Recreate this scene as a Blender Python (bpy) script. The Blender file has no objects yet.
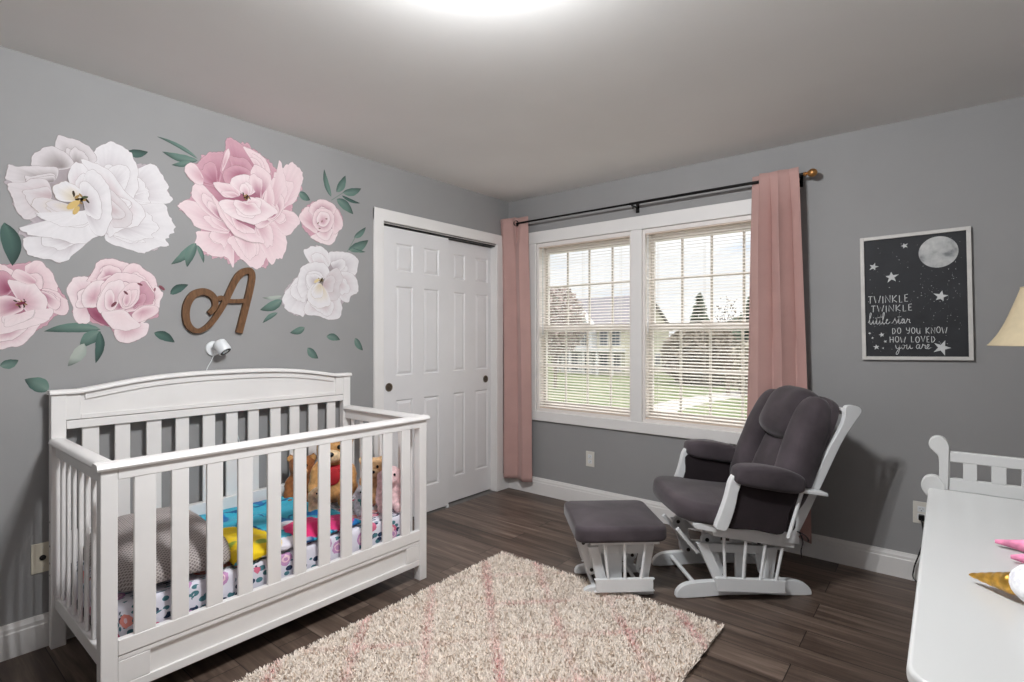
import bpy, bmesh, math, random
from mathutils import Vector, Matrix, noise
R_ = random.Random(7)
PI = math.pi
C = bpy.context.scene.collection

# ------------------------------------------------------------------ helpers
def lin(c):
    out = []
    for v in c:
        v /= 255.0
        out.append(v / 12.92 if v <= 0.04045 else ((v + 0.055) / 1.055) ** 2.4)
    return out
def rgba(c): return (*lin(c), 1.0)

class NT:
    def __init__(s, name):
        s.m = bpy.data.materials.new(name); s.m.use_nodes = True
        s.t = s.m.node_tree; s.b = s.t.nodes['Principled BSDF']
        s.out = s.t.nodes['Material Output']
    def n(s, typ, **kw):
        d = s.t.nodes.new(typ)
        for k, v in kw.items():
            if k.startswith('i_'):
                d.inputs[k[2:].replace('_', ' ')].default_value = v
            else: setattr(d, k, v)
        return d
    def l(s, a, b): s.t.links.new(a, b)
    def ramp(s, fac, stops, interp='LINEAR'):
        r = s.n('ShaderNodeValToRGB'); e = r.color_ramp; e.interpolation = interp
        e.elements[0].position = stops[0][0]; e.elements[0].color = rgba(stops[0][1])
        e.elements[1].position = stops[-1][0]; e.elements[1].color = rgba(stops[-1][1])
        for p, c in stops[1:-1]:
            q = e.elements.new(p); q.color = rgba(c)
        s.l(fac, r.inputs[0]); return r.outputs[0]
    def coord(s, scale=(1, 1, 1), rot=(0, 0, 0), kind='Object'):
        tc = s.n('ShaderNodeTexCoord'); mp = s.n('ShaderNodeMapping')
        mp.inputs['Scale'].default_value = scale; mp.inputs['Rotation'].default_value = rot
        s.l(tc.outputs[kind], mp.inputs[0]); return mp.outputs[0]
    def math(s, op, a, b=None, c=None):
        d = s.n('ShaderNodeMath', operation=op)
        for i, v in enumerate((a, b, c)):
            if v is None: continue
            if isinstance(v, (int, float)): d.inputs[i].default_value = v
            else: s.l(v, d.inputs[i])
        return d.outputs[0]
    def mix(s, fac, a, b, blend='MIX'):
        d = s.n('ShaderNodeMix', data_type='RGBA', blend_type=blend)
        for i, v in ((0, fac), (6, a), (7, b)):
            if isinstance(v, (int, float)): d.inputs[i].default_value = v
            elif isinstance(v, tuple): d.inputs[i].default_value = rgba(v)
            else: s.l(v, d.inputs[i])
        return d.outputs[2]
    def bump(s, h, strength=.3, dist=.01):
        b = s.n('ShaderNodeBump'); b.inputs['Strength'].default_value = strength
        b.inputs['Distance'].default_value = dist
        s.l(h, b.inputs['Height']); s.l(b.outputs[0], s.b.inputs['Normal'])
    def set(s, color=None, rough=None, metal=None, spec=None, sheen=None):
        i = s.b.inputs
        if color is not None:
            if isinstance(color, tuple): i['Base Color'].default_value = rgba(color)
            else: s.l(color, i['Base Color'])
        if rough is not None:
            if isinstance(rough, (int, float)): i['Roughness'].default_value = rough
            else: s.l(rough, i['Roughness'])
        if metal is not None: i['Metallic'].default_value = metal
        if spec is not None: i['Specular IOR Level'].default_value = spec
        if sheen is not None: i['Sheen Weight'].default_value = sheen; i['Sheen Roughness'].default_value = .4
        return s.m

def paint(name, c, rough=.5, var=.03, scale=6, metal=0, spec=.4, bump=0, bscale=200, sheen=None):
    t = NT(name); co = t.coord()
    nz = t.n('ShaderNodeTexNoise'); nz.inputs['Scale'].default_value = scale; nz.inputs['Detail'].default_value = 4
    t.l(co, nz.inputs['Vector'])
    lo = tuple(max(0, v * (1 - var)) for v in c); hi = tuple(min(255, v * (1 + var)) for v in c)
    col = t.ramp(nz.outputs['Fac'], [(.3, lo), (.7, hi)])
    t.set(col, rough, metal, spec, sheen)
    if bump:
        n2 = t.n('ShaderNodeTexNoise'); n2.inputs['Scale'].default_value = bscale; n2.inputs['Detail'].default_value = 3
        t.l(co, n2.inputs['Vector']); t.bump(n2.outputs['Fac'], bump, .002)
    return t.m

def attr_mat(name, rough=.7, bump=0, bscale=300, sheen=None, noisevar=.06):
    t = NT(name); a = t.n('ShaderNodeAttribute', attribute_name='Col')
    co = t.coord(); nz = t.n('ShaderNodeTexNoise'); nz.inputs['Scale'].default_value = 90; nz.inputs['Detail'].default_value = 5
    t.l(co, nz.inputs['Vector'])
    f = t.math('MULTIPLY_ADD', nz.outputs['Fac'], noisevar * 2, 1 - noisevar)
    vm = t.n('ShaderNodeVectorMath', operation='SCALE'); t.l(a.outputs['Color'], vm.inputs[0]); t.l(f, vm.inputs['Scale'])
    t.set(vm.outputs[0], rough, 0, .3, sheen)
    if bump:
        n2 = t.n('ShaderNodeTexNoise'); n2.inputs['Scale'].default_value = bscale
        t.l(co, n2.inputs['Vector']); t.bump(n2.outputs['Fac'], bump, .004)
    return t.m

def catmull(pts, sub=5, closed=False):
    n = len(pts); out = []
    rng = range(n if closed else n - 1)
    for i in rng:
        def P(k):
            return pts[k % n] if closed else pts[min(max(k, 0), n - 1)]
        p0, p1, p2, p3 = P(i - 1), P(i), P(i + 1), P(i + 2)
        for j in range(sub):
            t = j / sub
            out.append(tuple(.5 * (2 * b + (c - a) * t + (2 * a - 5 * b + 4 * c - d) * t * t + (3 * b - a - 3 * c + d) * t ** 3)
                             for a, b, c, d in zip(p0, p1, p2, p3)))
    if not closed: out.append(tuple(pts[-1]))
    return out

class MB:
    def __init__(s, col=False):
        s.bm = bmesh.new(); s.cl = s.bm.verts.layers.float_color.new('Col') if col else None
        s.color = (1, 1, 1)
    def v(s, p, c=None):
        q = s.bm.verts.new(p)
        if s.cl is not None: q[s.cl] = rgba(c or s.color)
        return q
    def f(s, vs):
        try: return s.bm.faces.new(vs)
        except ValueError: return None
    def obox(s, c, ax, h):
        c = Vector(c); a = [Vector(x) for x in ax]; V = {}
        for i in (-1, 1):
            for j in (-1, 1):
                for k in (-1, 1):
                    V[i, j, k] = s.v(c + a[0] * (i * h[0]) + a[1] * (j * h[1]) + a[2] * (k * h[2]))
        for q in [((-1,-1,-1),(-1,1,-1),(1,1,-1),(1,-1,-1)), ((-1,-1,1),(1,-1,1),(1,1,1),(-1,1,1)),
                  ((-1,-1,-1),(1,-1,-1),(1,-1,1),(-1,-1,1)), ((-1,1,-1),(-1,1,1),(1,1,1),(1,1,-1)),
                  ((-1,-1,-1),(-1,-1,1),(-1,1,1),(-1,1,-1)), ((1,-1,-1),(1,1,-1),(1,1,1),(1,-1,1))]:
            s.f([V[x] for x in q])
        return s
    def box(s, x0, x1, y0, y1, z0, z1):
        return s.obox(((x0+x1)/2, (y0+y1)/2, (z0+z1)/2), ((1,0,0),(0,1,0),(0,0,1)), (abs(x1-x0)/2, abs(y1-y0)/2, abs(z1-z0)/2))
    def bar(s, p0, p1, w, d, up=(0, 0, 1)):
        p0, p1 = Vector(p0), Vector(p1); z = (p1 - p0); L = z.length; z.normalize()
        x = Vector(up).cross(z)
        if x.length < 1e-4: x = Vector((1, 0, 0)).cross(z)
        x.normalize(); y = z.cross(x)
        return s.obox((p0 + p1) / 2, (x, y, z), (w / 2, d / 2, L / 2))
    def ring(s, c, x, y, r, n, c2=None):
        return [s.v(c + x * (r * math.cos(2*PI*i/n)) + y * (r * math.sin(2*PI*i/n)), c2) for i in range(n)]
    def bridge(s, a, b):
        n = len(a)
        for i in range(n): s.f([a[i], a[(i+1) % n], b[(i+1) % n], b[i]])
    def cyl(s, p0, p1, r0, r1=None, n=14):
        p0, p1 = Vector(p0), Vector(p1); r1 = r0 if r1 is None else r1
        z = (p1 - p0).normalized(); x = z.orthogonal().normalized(); y = z.cross(x)
        a = s.ring(p0, x, y, r0, n); b = s.ring(p1, x, y, r1, n); s.bridge(a, b)
        s.f(a[::-1]); s.f(b); return s
    def tube(s, pts, r, n=8, closed=False):
        P = [Vector(p) for p in pts]; rings = []; x = None; m = len(P)
        for i, p in enumerate(P):
            if closed: t = P[(i+1) % m] - P[(i-1) % m]
            else: t = P[min(i+1, m-1)] - P[max(i-1, 0)]
            t.normalize()
            if x is None: x = t.orthogonal().normalized()
            else:
                x = x - t * x.dot(t)
                x = x.normalized() if x.length > 1e-6 else t.orthogonal().normalized()
            y = t.cross(x); rr = r[i] if isinstance(r, (list, tuple)) else r
            rings.append(s.ring(p, x, y, rr, n))
        for a, b in zip(rings, rings[1:]): s.bridge(a, b)
        if closed: s.bridge(rings[-1], rings[0])
        else: s.f(rings[0][::-1]); s.f(rings[-1])
        return s
    def lathe(s, prof, n=24, o=(0, 0, 0), ax=((1,0,0),(0,1,0),(0,0,1)), cap=True):
        o = Vector(o); x, y, z = [Vector(a) for a in ax]
        rings = [s.ring(o + z * h, x, y, max(r, 1e-4), n) for r, h in prof]
        for a, b in zip(rings, rings[1:]): s.bridge(a, b)
        if cap: s.f(rings[0][::-1]); s.f(rings[-1])
        return s
    def prism(s, pts, h0, h1, o=(0, 0, 0), ax=((1,0,0),(0,1,0),(0,0,1))):
        o = Vector(o); x, y, z = [Vector(a) for a in ax]
        a = [s.v(o + x*p[0] + y*p[1] + z*h0) for p in pts]; b = [s.v(o + x*p[0] + y*p[1] + z*h1) for p in pts]
        s.bridge(a, b); s.f(a[::-1]); s.f(b); return s
    def blob(s, c, h, e=.7, e2=None, ax=((1,0,0),(0,1,0),(0,0,1)), nu=24, nv=16, nz=0, nf=8, seed=0, fn=None):
        c = Vector(c); X, Y, Z = [Vector(a) for a in ax]; e2 = e if e2 is None else e2
        sp = lambda v, p: math.copysign(abs(v) ** p, v)
        def P(i, j):
            th = -PI/2 + PI*j/nv; ph = 2*PI*i/nu
            u = Vector((sp(math.cos(th), e) * sp(math.cos(ph), e2), sp(math.cos(th), e) * sp(math.sin(ph), e2), sp(math.sin(th), e)))
            p = c + X*(u.x*h[0]) + Y*(u.y*h[1]) + Z*(u.z*h[2])
            if nz: p = p + (p - c).normalized() * nz * noise.noise(p * nf + Vector((seed, seed, 0)))
            if fn: p = fn(p, u)
            return p
        bot = s.v(P(0, 0)); top = s.v(P(0, nv)); rows = [[s.v(P(i, j)) for i in range(nu)] for j in range(1, nv)]
        for i in range(nu):
            s.f([bot, rows[0][(i+1) % nu], rows[0][i]]); s.f([top, rows[-1][i], rows[-1][(i+1) % nu]])
        for a, b in zip(rows, rows[1:]): s.bridge(a, b)
        return s
    def grid(s, fn, nu, nv, cfn=None):
        g = [[s.v(fn(i/nu, j/nv), cfn(i/nu, j/nv) if cfn else None) for j in range(nv+1)] for i in range(nu+1)]
        for i in range(nu):
            for j in range(nv): s.f([g[i][j], g[i+1][j], g[i+1][j+1], g[i][j+1]])
        return s
    def slab(s, outline, z0, z1, r, dome=0, ax=((1,0,0),(0,1,0),(0,0,1)), o=(0,0,0), steps=4):
        """cushion: closed outline extruded with rounded rim and domed top"""
        o = Vector(o); x, y, z = [Vector(a) for a in ax]; n = len(outline)
        cx = sum(p[0] for p in outline)/n; cy = sum(p[1] for p in outline)/n
        av = sum(math.hypot(p[0]-cx, p[1]-cy) for p in outline)/n
        prof = []
        for k in range(steps+1):
            a = PI/2*k/steps; prof.append((1 - r*(1-math.sin(a))/av, z0 + r*(1-math.cos(a))))
        for k in range(steps+1):
            a = PI/2*k/steps; prof.append((1 - r*(1-math.cos(a))/av, z1 - r*(1-math.sin(a))))
        k0 = prof[-1][0]
        for q in (.8, .6, .4, .2): prof.append((k0*q, z1 + dome*(1-q*q)))
        rows = [[s.v(o + x*(cx+(p[0]-cx)*k) + y*(cy+(p[1]-cy)*k) + z*h) for p in outline] for k, h in prof]
        for a, b in zip(rows, rows[1:]): s.bridge(a, b)
        s.f(rows[0][::-1]); s.f(rows[-1]); return s
    def build(s, name, mat, parent=None, bevel=0, angle=38, flat=False, solid=0, remesh=0, seg=2):
        bm = s.bm
        bmesh.ops.recalc_face_normals(bm, faces=bm.faces[:]) if not getattr(s, 'norecalc', False) else None
        bm.normal_update()
        for fc in bm.faces: fc.smooth = not flat
        for e in bm.edges:
            if len(e.link_faces) == 2 and e.calc_face_angle(0) > math.radians(angle): e.smooth = False
        me = bpy.data.meshes.new(name); bm.to_mesh(me); bm.free()
        if mat is not None: me.materials.append(mat)
        o = bpy.data.objects.new(name, me); C.objects.link(o)
        if parent is not None: o.parent = parent
        if solid:
            m = o.modifiers.new('s', 'SOLIDIFY'); m.thickness = solid; m.offset = 0
        if remesh:
            m = o.modifiers.new('r', 'REMESH'); m.mode = 'VOXEL'; m.voxel_size = remesh; m.use_smooth_shade = True
            m2 = o.modifiers.new('sm', 'SMOOTH'); m2.factor = .5; m2.iterations = 4
        if bevel:
            m = o.modifiers.new('b', 'BEVEL'); m.width = bevel; m.segments = seg; m.limit_method = 'ANGLE'
            m.angle_limit = math.radians(38); m.harden_normals = True
        return o

def tag(o, label, cat, group=None, kind=None):
    o['label'] = label; o['category'] = cat
    if group: o['group'] = group
    if kind: o['kind'] = kind
    return o
def thing(name, label, cat, loc=(0, 0, 0), rz=0, group=None):
    o = bpy.data.objects.new(name, None); o.empty_display_size = .05; C.objects.link(o)
    o.location = loc; o.rotation_euler = (0, 0, rz)
    return tag(o, label, cat, group)
def struct(o, label=None, cat=None):
    o['kind'] = 'structure'
    if label: o['label'] = label
    if cat: o['category'] = cat
    return o
XZ = ((1,0,0),(0,0,1),(0,-1,0))      # prism plane: local x -> X, local y -> Z, extrude -> -Y
YZ = ((0,1,0),(0,0,1),(1,0,0))       # local x -> Y, local y -> Z, extrude -> +X

# ------------------------------------------------------------------ materials
WALL = paint('grey_wall_paint', (151, 150, 150), .75, .012, 3, bump=.05, bscale=350)
CEIL = paint('ceiling_paint', (237, 236, 234), .85, .01, 2, bump=.05, bscale=300)
TRIM = paint('white_trim_paint', (232, 229, 227), .38, .01, 4)
DOORW = paint('white_door_paint', (226, 224, 225), .42, .01, 4, bump=.04, bscale=120)
CRIBW = paint('white_crib_lacquer', (234, 231, 229), .3, .012, 5)
GLW = paint('white_glider_paint', (226, 227, 228), .33, .015, 5)
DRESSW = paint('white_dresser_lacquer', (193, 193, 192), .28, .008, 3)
BLIND = paint('ivory_blind_slat', (236, 230, 222), .45, .01, 5)
BLINDR = paint('beige_blind_rail', (214, 198, 184), .5, .02, 8)
VINYL = paint('white_vinyl_sash', (234, 228, 224), .35, .01, 4)
PLATE = paint('ivory_wall_plate', (220, 216, 208), .35, .01, 9)
BLACK = paint('black_metal', (22, 20, 20), .4, .1, 9, metal=.6)
DARKP = paint('dark_plastic', (18, 18, 20), .25, .05, 9)
NICKEL = paint('brushed_nickel', (128, 118, 106), .3, .1, 40, metal=1)
BRASS = paint('amber_brass', (176, 128, 76), .3, .12, 30, metal=.7)
STEEL = paint('dark_bolt', (60, 58, 58), .4, .05, 20, metal=.8)
GOLD = paint('gold_foil', (196, 152, 70), .3, .2, 60, metal=.85, bump=.5, bscale=90)
WHITEP = paint('white_plastic', (226, 228, 230), .3, .01, 9)
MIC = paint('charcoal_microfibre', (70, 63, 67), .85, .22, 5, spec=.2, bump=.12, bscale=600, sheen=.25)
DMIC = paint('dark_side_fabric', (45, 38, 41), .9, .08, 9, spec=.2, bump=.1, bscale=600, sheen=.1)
PINKC = paint('dusty_pink_curtain_cloth', (189, 153, 147), .8, .02, 6, spec=.2, bump=.15, bscale=700, sheen=.25)
SHADE = paint('cream_lampshade_cloth', (214, 198, 166), .8, .02, 30, bump=.1, bscale=300)
FRAMEW = paint('whitewashed_frame_wood', (206, 203, 199), .5, .03, 20)
MOONM = None
def wood(name, c0, c1, rough=.5, sc=(1, 1, 1), scale=5):
    t = NT(name); co = t.coord(sc)
    nz = t.n('ShaderNodeTexNoise'); nz.inputs['Scale'].default_value = scale; nz.inputs['Detail'].default_value = 6; nz.inputs['Distortion'].default_value = .6
    t.l(co, nz.inputs['Vector']); t.set(t.ramp(nz.outputs['Fac'], [(.3, c0), (.7, c1)]), rough, 0, .3)
    t.bump(nz.outputs['Fac'], .15, .002); return t.m
LETTERW = wood('stained_letter_wood', (88, 60, 38), (118, 84, 56), .6, (1, 12, 3), 8)

def floor_mat():
    t = NT('dark_plank_floor'); co = t.coord()
    br = t.n('ShaderNodeTexBrick'); br.offset = .37; br.offset_frequency = 2
    br.inputs['Color1'].default_value = (0, 0, 0, 1); br.inputs['Color2'].default_value = (1, 1, 1, 1)
    br.inputs['Mortar'].default_value = (.5, .5, .5, 1)
    br.inputs['Scale'].default_value = 1; br.inputs['Mortar Size'].default_value = .0018; br.inputs['Mortar Smooth'].default_value = .1
    br.inputs['Bias'].default_value = 0; br.inputs['Brick Width'].default_value = 1.22; br.inputs['Row Height'].default_value = .152
    t.l(co, br.inputs['Vector'])
    # grain: stretched along x and shifted per plank
    sep = t.n('ShaderNodeSeparateXYZ'); t.l(co, sep.inputs[0])
    cmb = t.n('ShaderNodeCombineXYZ')
    off = t.math('MULTIPLY', br.outputs['Color'], 13.0)
    t.l(t.math('MULTIPLY_ADD', sep.outputs[0], 1.6, off), cmb.inputs[0])
    t.l(t.math('MULTIPLY', sep.outputs[1], 26.0), cmb.inputs[1]); t.l(off, cmb.inputs[2])
    nz = t.n('ShaderNodeTexNoise'); nz.inputs['Scale'].default_value = 1.0; nz.inputs['Detail'].default_value = 7; nz.inputs['Roughness'].default_value = .62
    nz.inputs['Distortion'].default_value = .5
    t.l(cmb.outputs[0], nz.inputs['Vector'])
    grain = t.ramp(nz.outputs['Fac'], [(.22, (58, 48, 42)), (.42, (88, 74, 66)), (.55, (112, 97, 87)), (.72, (146, 131, 120))])
    tint = t.mix(br.outputs['Color'], (206, 200, 196), (255, 252, 250))
    col = t.mix(1.0, grain, tint, 'MULTIPLY')
    col = t.mix(br.outputs['Fac'], col, (26, 20, 18))
    r = t.math('MULTIPLY_ADD', nz.outputs['Fac'], .16, .34)
    t.set(col, r, 0, .45)
    h = t.math('SUBTRACT', t.math('MULTIPLY', nz.outputs['Fac'], .5), br.outputs['Fac'])
    t.bump(h, .18, .003); return t.m
FLOOR = floor_mat()
E_LAMP, E_DN, LCOL, SKY0, SKY1, EXPO = 166, 10, (.955, .98, 1), .98, 4.2, 0.13
# ------------------------------------------------------------------ room shell
XR, YF, H = 3.56, -4.42, 2.44
struct(MB().box(-.0, XR, YF, 0, -.06, 0).build('floor', FLOOR))
struct(MB().box(-.2, XR+.2, YF-.2, .2, H, H+.08).build('ceiling', CEIL))
m = MB(); m.box(-.12, 0, YF, -1.32, 0, H); m.box(-.12, 0, -.17, 0, 0, H); m.box(-.12, 0, -1.32, -.17, 2.05, H)
struct(m.build('wall_left', WALL))
WX0, WX1, WZ0, WZ1 = .30, 2.10, .675, 2.05
m = MB(); m.box(-.12, WX0, 0, .14, 0, H); m.box(WX1, XR, 0, .14, 0, H); m.box(WX0, WX1, 0, .14, 0, WZ0); m.box(WX0, WX1, 0, .14, WZ1, H)
struct(m.build('wall_back', WALL))
struct(MB().box(XR, XR+.12, YF, .14, 0, H).build('wall_right', WALL))
struct(MB().box(-.12, XR+.12, YF-.12, YF, 0, H).build('wall_front', WALL))
m = MB(); m.box(-.72, -.70, -1.45, -.05, 0, H); m.box(-.70, -.12, -1.45, -1.40, 0, H); m.box(-.70, -.12, -.10, -.05, 0, H); m.box(-.72, -.12, -1.45, -.05, 2.2, 2.25); m.box(-.72, 0, -1.45, -.05, -.06, 0)
struct(m.build('wall_closet', paint('closet_interior', (120, 118, 116), .8)))

BPROF = [(0, 0), (.015, 0), (.015, .098), (.0125, .102), (.0125, .116), (.010, .121), (.007, .135), (0, .135)]
def baseboard(name, p0, p1, nrm):
    p0, p1, nrm = Vector(p0), Vector(p1), Vector(nrm); d = (p1 - p0)
    m = MB(); m.prism(BPROF, 0, d.length, p0, (nrm, (0, 0, 1), d.normalized()))
    struct(m.build(name, TRIM, angle=20))
baseboard('baseboard_left', (0, YF, 0), (0, -1.396, 0), (1, 0, 0))
baseboard('baseboard_corner', (0, -.094, 0), (0, 0, 0), (1, 0, 0))
baseboard('baseboard_back', (0, 0, 0), (XR, 0, 0), (0, -1, 0))
baseboard('baseboard_right', (XR, YF, 0), (XR, 0, 0), (-1, 0, 0))
baseboard('baseboard_front', (0, YF, 0), (XR, YF, 0), (0, 1, 0))

# closet casing
m = MB(); m.box(0, .018, -1.396, -1.32, 0, 2.135); m.box(0, .018, -.17, -.094, 0, 2.135); m.box(0, .0182, -1.396, -.094, 2.055, 2.136)
m.box(-.12, .001, -1.335, -1.3185, 0, 2.048); m.box(-.12, .001, -.1715, -.155, 0, 2.048); m.box(-.11, -.0, -1.32, -.17, 2.046, 2.06)
struct(m.build('trim_1', TRIM, bevel=.004))
struct(MB().box(-.10, -.004, -1.318, -.172, 2.036, 2.046).build('trim_2', BLACK))       # dark sliding track

def panel_door(name, x, y0, y1, cols, rows, pull):
    """six panel slab: front face at x, panels sunk with a raised field"""
    root = bpy.data.objects.new(name, None); C.objects.link(root); root.location = (x, (y0+y1)/2, 0); struct(root)
    yc = (y0+y1)/2; bm = bmesh.new()
    ys = sorted({y0, y1, *[v for c in cols for v in c]}); zs = sorted({.014, 2.032, *[v for r in rows for v in r]})
    V = {(a, b): bm.verts.new((0, a - yc, b)) for a in ys for b in zs}; pf = []
    for a0, a1 in zip(ys, ys[1:]):
        for b0, b1 in zip(zs, zs[1:]):
            f = bm.faces.new((V[a0, b0], V[a1, b0], V[a1, b1], V[a0, b1]))
            if any(abs(c[0]-a0) < 1e-6 and abs(c[1]-a1) < 1e-6 for c in cols) and any(abs(r[0]-b0) < 1e-6 and abs(r[1]-b1) < 1e-6 for r in rows): pf.append(f)
    bm.normal_update()
    for th, d in ((.012, -.008), (.006, 0), (.022, .006)):
        bmesh.ops.inset_individual(bm, faces=pf, thickness=th, depth=d)
    m = MB(); m.bm.free(); m.bm = bm; m.cl = None; m.norecalc = True
    m.box(-.034, -.0125, y0-yc, y1-yc, .014, 2.0319)
    for a_, b_ in ((y0-yc, y0-yc+.0005), (y1-yc-.0005, y1-yc)): m.box(-.0126, -.0003, a_, b_, .014, 2.0319)
    m.box(-.0126, -.0003, y0-yc, y1-yc, .014, .0145); m.box(-.0126, -.0003, y0-yc, y1-yc, 2.0314, 2.0319)
    m.build('panel_board', DOORW, root, angle=12)
    m = MB(); py, pz = pull; o = (.0, py-yc, pz); ax = ((0,1,0),(0,0,1),(1,0,0))
    m.lathe([(.0295, -.001), (.0295, .003), (.026, .0045), (.0235, .003)], 28, o, ax, cap=False)
    h = m.build('finger_pull', NICKEL, root); h['label'] = 'round nickel finger pull'
    m = MB(); m.lathe([(.0237, .0028), (.022, .0012), (.016, .0006), (.0005, .0004)], 28, o, ax, cap=False); m.build('cup', paint('dull_nickel_cup', (92, 82, 72), .45, .2, 40, metal=.7), h)
    return root
rows = [(.204, .852), (1.02, 1.635), (1.736, 1.93)]
d1 = panel_door('door_1', -.012, -1.316, -.70, [(-1.197, -1.047), (-.947, -.797)], rows, (-1.257, .945))
d1['label'] = 'white six-panel sliding closet door overlapping in front, nearer the crib'
d2 = panel_door('door_2', -.052, -.735, -.158, [(-.608, -.480), (-.360, -.208)], rows, (-.237, .938))
d2['label'] = 'white six-panel sliding closet door behind, next to the left curtain'
m = MB(); m.box(-.06, -.004, -.722, -.702, 0, .022); struct(m.build('trim_3', WHITEP, bevel=.002))

# window casing (head, legs, mullion, bottom board)
m = MB(); m.box(.22, 2.18, -.02, 0, 2.05, 2.146); m.box(.22, .302, -.0195, 0, .68, 2.05); m.box(2.098, 2.18, -.0195, 0, .68, 2.05)
m.box(1.153, 1.237, -.0195, .13, .68, 2.05); m.box(.22, 2.18, -.024, 0, .605, .682)
struct(m.build('trim_4', TRIM, bevel=.004))
t = NT('window_glass'); tr = t.n('ShaderNodeBsdfTransparent'); gl = t.n('ShaderNodeBsdfGlossy'); gl.inputs['Roughness'].default_value = .02
mx = t.n('ShaderNodeMixShader'); mx.inputs[0].default_value = .06
t.l(tr.outputs[0], mx.inputs[1]); t.l(gl.outputs[0], mx.inputs[2]); t.l(mx.outputs[0], t.out.inputs[0]); GLASS = t.m

def window(name, x0, x1, vs, label):
    root = bpy.data.objects.new(name, None); C.objects.link(root); root.location = ((x0+x1)/2, 0, WZ0); struct(root, label)
    root_off = Vector(root.location)
    def part(nm, mb, mat, par=root, **k):
        for v in mb.bm.verts: v.co -= root_off
        return mb.build(nm, mat, par, **k)
    m = MB(); m.box(x0, x0+.018, 0, .13, WZ0, WZ1); m.box(x1-.018, x1, 0, .13, WZ0, WZ1); m.box(x0+.018, x1-.018, 0, .13, WZ0, WZ0+.03); m.box(x0+.018, x1-.018, 0, .13, WZ1-.03, WZ1)
    part('window_frame', m, VINYL, bevel=.002)
    a, b = x0+.018, x1-.018
    for nm, z0, z1, y, zh in (('upper_sash', 1.335, WZ1-.03, .098, 1.70), ('lower_sash', WZ0+.03, 1.383, .068, 1.05)):
        m = MB(); w = .026
        m.box(a, a+w, y, y+.026, z0, z1); m.box(b-w, b, y, y+.026, z0, z1); m.box(a+w, b-w, y, y+.026, z0, z0+.046 if nm == 'upper_sash' else z0+.05); m.box(a+w, b-w, y, y+.026, z1-.046, z1)
        s = part(nm, m, VINYL, bevel=.002)
        m = MB()
        for x in vs: m.box(x-.0085, x+.0085, y+.009, y+.017, z0+.046, z1-.046)
        m.box(a+w, b-w, y+.0085, y+.0175, zh-.0085, zh+.0085)
        part('muntin_grid', m, VINYL, s)
        part('pane', MB().box(a+w, b-w, y+.012, y+.0145, z0+.045, z1-.045), GLASS, s)
    m = MB(); m.box((a+b)/2-.03, (a+b)/2+.03, .05, .07, 1.383, 1.395); part('sash_lock', m, VINYL, bevel=.003)
window('window_1', .302, 1.153, (.533, .735, .938), 'left double-hung window nearer the closet')
window('window_2', 1.237, 2.098, (1.483, 1.686, 1.893), 'right double-hung window nearer the glider chair')

def blind(x0, x1, label, wandx):
    root = thing('window_blind', label, 'blind', ((x0+x1)/2, .028, WZ0), 0, 'blinds in the double window')
    off = Vector(root.location)
    def part(nm, mb, mat, **k):
        for v in mb.bm.verts: v.co -= off
        return mb.build(nm, mat, root, **k)
    part('headrail', MB().box(x0+.004, x1-.004, .006, .040, 2.010, 2.046), BLINDR, bevel=.003)
    m = MB()
    n = 60; z0, z1 = .722, 1.997
    for i in range(n):
        z = z0 + (z1-z0)*i/(n-1); hw = .0122; pts = []
        for k in range(4):
            q = k/3*2 - 1
            pts.append((.026 + q*hw*math.cos(.32), z + q*hw*math.sin(.32) + .0016*(1-q*q)))
        A = [m.v((x0+.006, p[0], p[1])) for p in pts]; B = [m.v((x1-.006, p[0], p[1])) for p in pts]
        for k in range(3): m.f([A[k], A[k+1], B[k+1], B[k]])
    m.norecalc = True
    part('slats', m, BLIND)
    part('bottom_rail', MB().box(x0+.006, x1-.006, .014, .038, .692, .712), BLINDR, bevel=.004)
    m = MB()
    for q in (.12, .5, .88):
        x = x0 + (x1-x0)*q
        for y in (.0135, .0385): m.cyl((x, y, .70), (x, y, 2.02), .0009, n=5)
    part('ladder_cord', m, BLIND)
    m = MB(); m.cyl((wandx, .004, 1.30), (wandx, .004, 2.0), .0035, n=6); m.cyl((wandx, .004, 2.0), (wandx, .012, 2.028), .0025, n=6)
    part('tilt_wand', m, WHITEP)
    part('clip', MB().box(x0+.05, x0+.065, .003, .008, 2.022, 2.034), STEEL); part('clip', MB().box(x1-.075, x1-.06, .003, .008, 2.022, 2.034), STEEL)
blind(.304, 1.152, 'ivory horizontal slat blind in the left window', .36)
blind(1.238, 2.096, 'ivory horizontal slat blind in the right window', 1.275)

# ------------------------------------------------------------------ curtain rod and curtains
RZ, RY = 2.222, -.09
rod = thing('curtain_rod', 'thin black curtain rod with amber ball end above the windows', 'curtain rod', (1.2, RY, RZ))
rod.location = (1.2, RY, RZ)
MB().cyl((-1.10, 0, 0), (.0, 0, 0), .0075, n=14).cyl((-.02, 0, 0), (1.075, 0, 0), .0095, n=14).build('pole', BLACK, rod)
for x in (-1.03, .0, 1.045):
    m = MB(); m.box(x-.012, x+.012, .082, .09, -.05, .03); m.bar((x, .085, -.012), (x, -.004, -.012), .010, .008); m.tube([(x, .012, -.006), (x, .010, -.013), (x, 0, -.0165), (x, -.010, -.013), (x, -.013, 0)], .0045, 8)
    m.cyl((x, .012, -.02), (x, .012, -.034), .005, n=8)
    m.build('bracket', BLACK, rod, bevel=.001)
m = MB(); m.lathe([(.0095, 0), (.012, .004), (.0125, .012), (.008, .016), (.010, .020), (.019, .030), (.0235, .042), (.0225, .055), (.015, .066), (.004, .071)], 20, (1.075, 0, 0), ((0,1,0),(0,0,1),(1,0,0)))
f = m.build('finial', BRASS, rod); f['label'] = 'amber ball finial'
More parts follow.
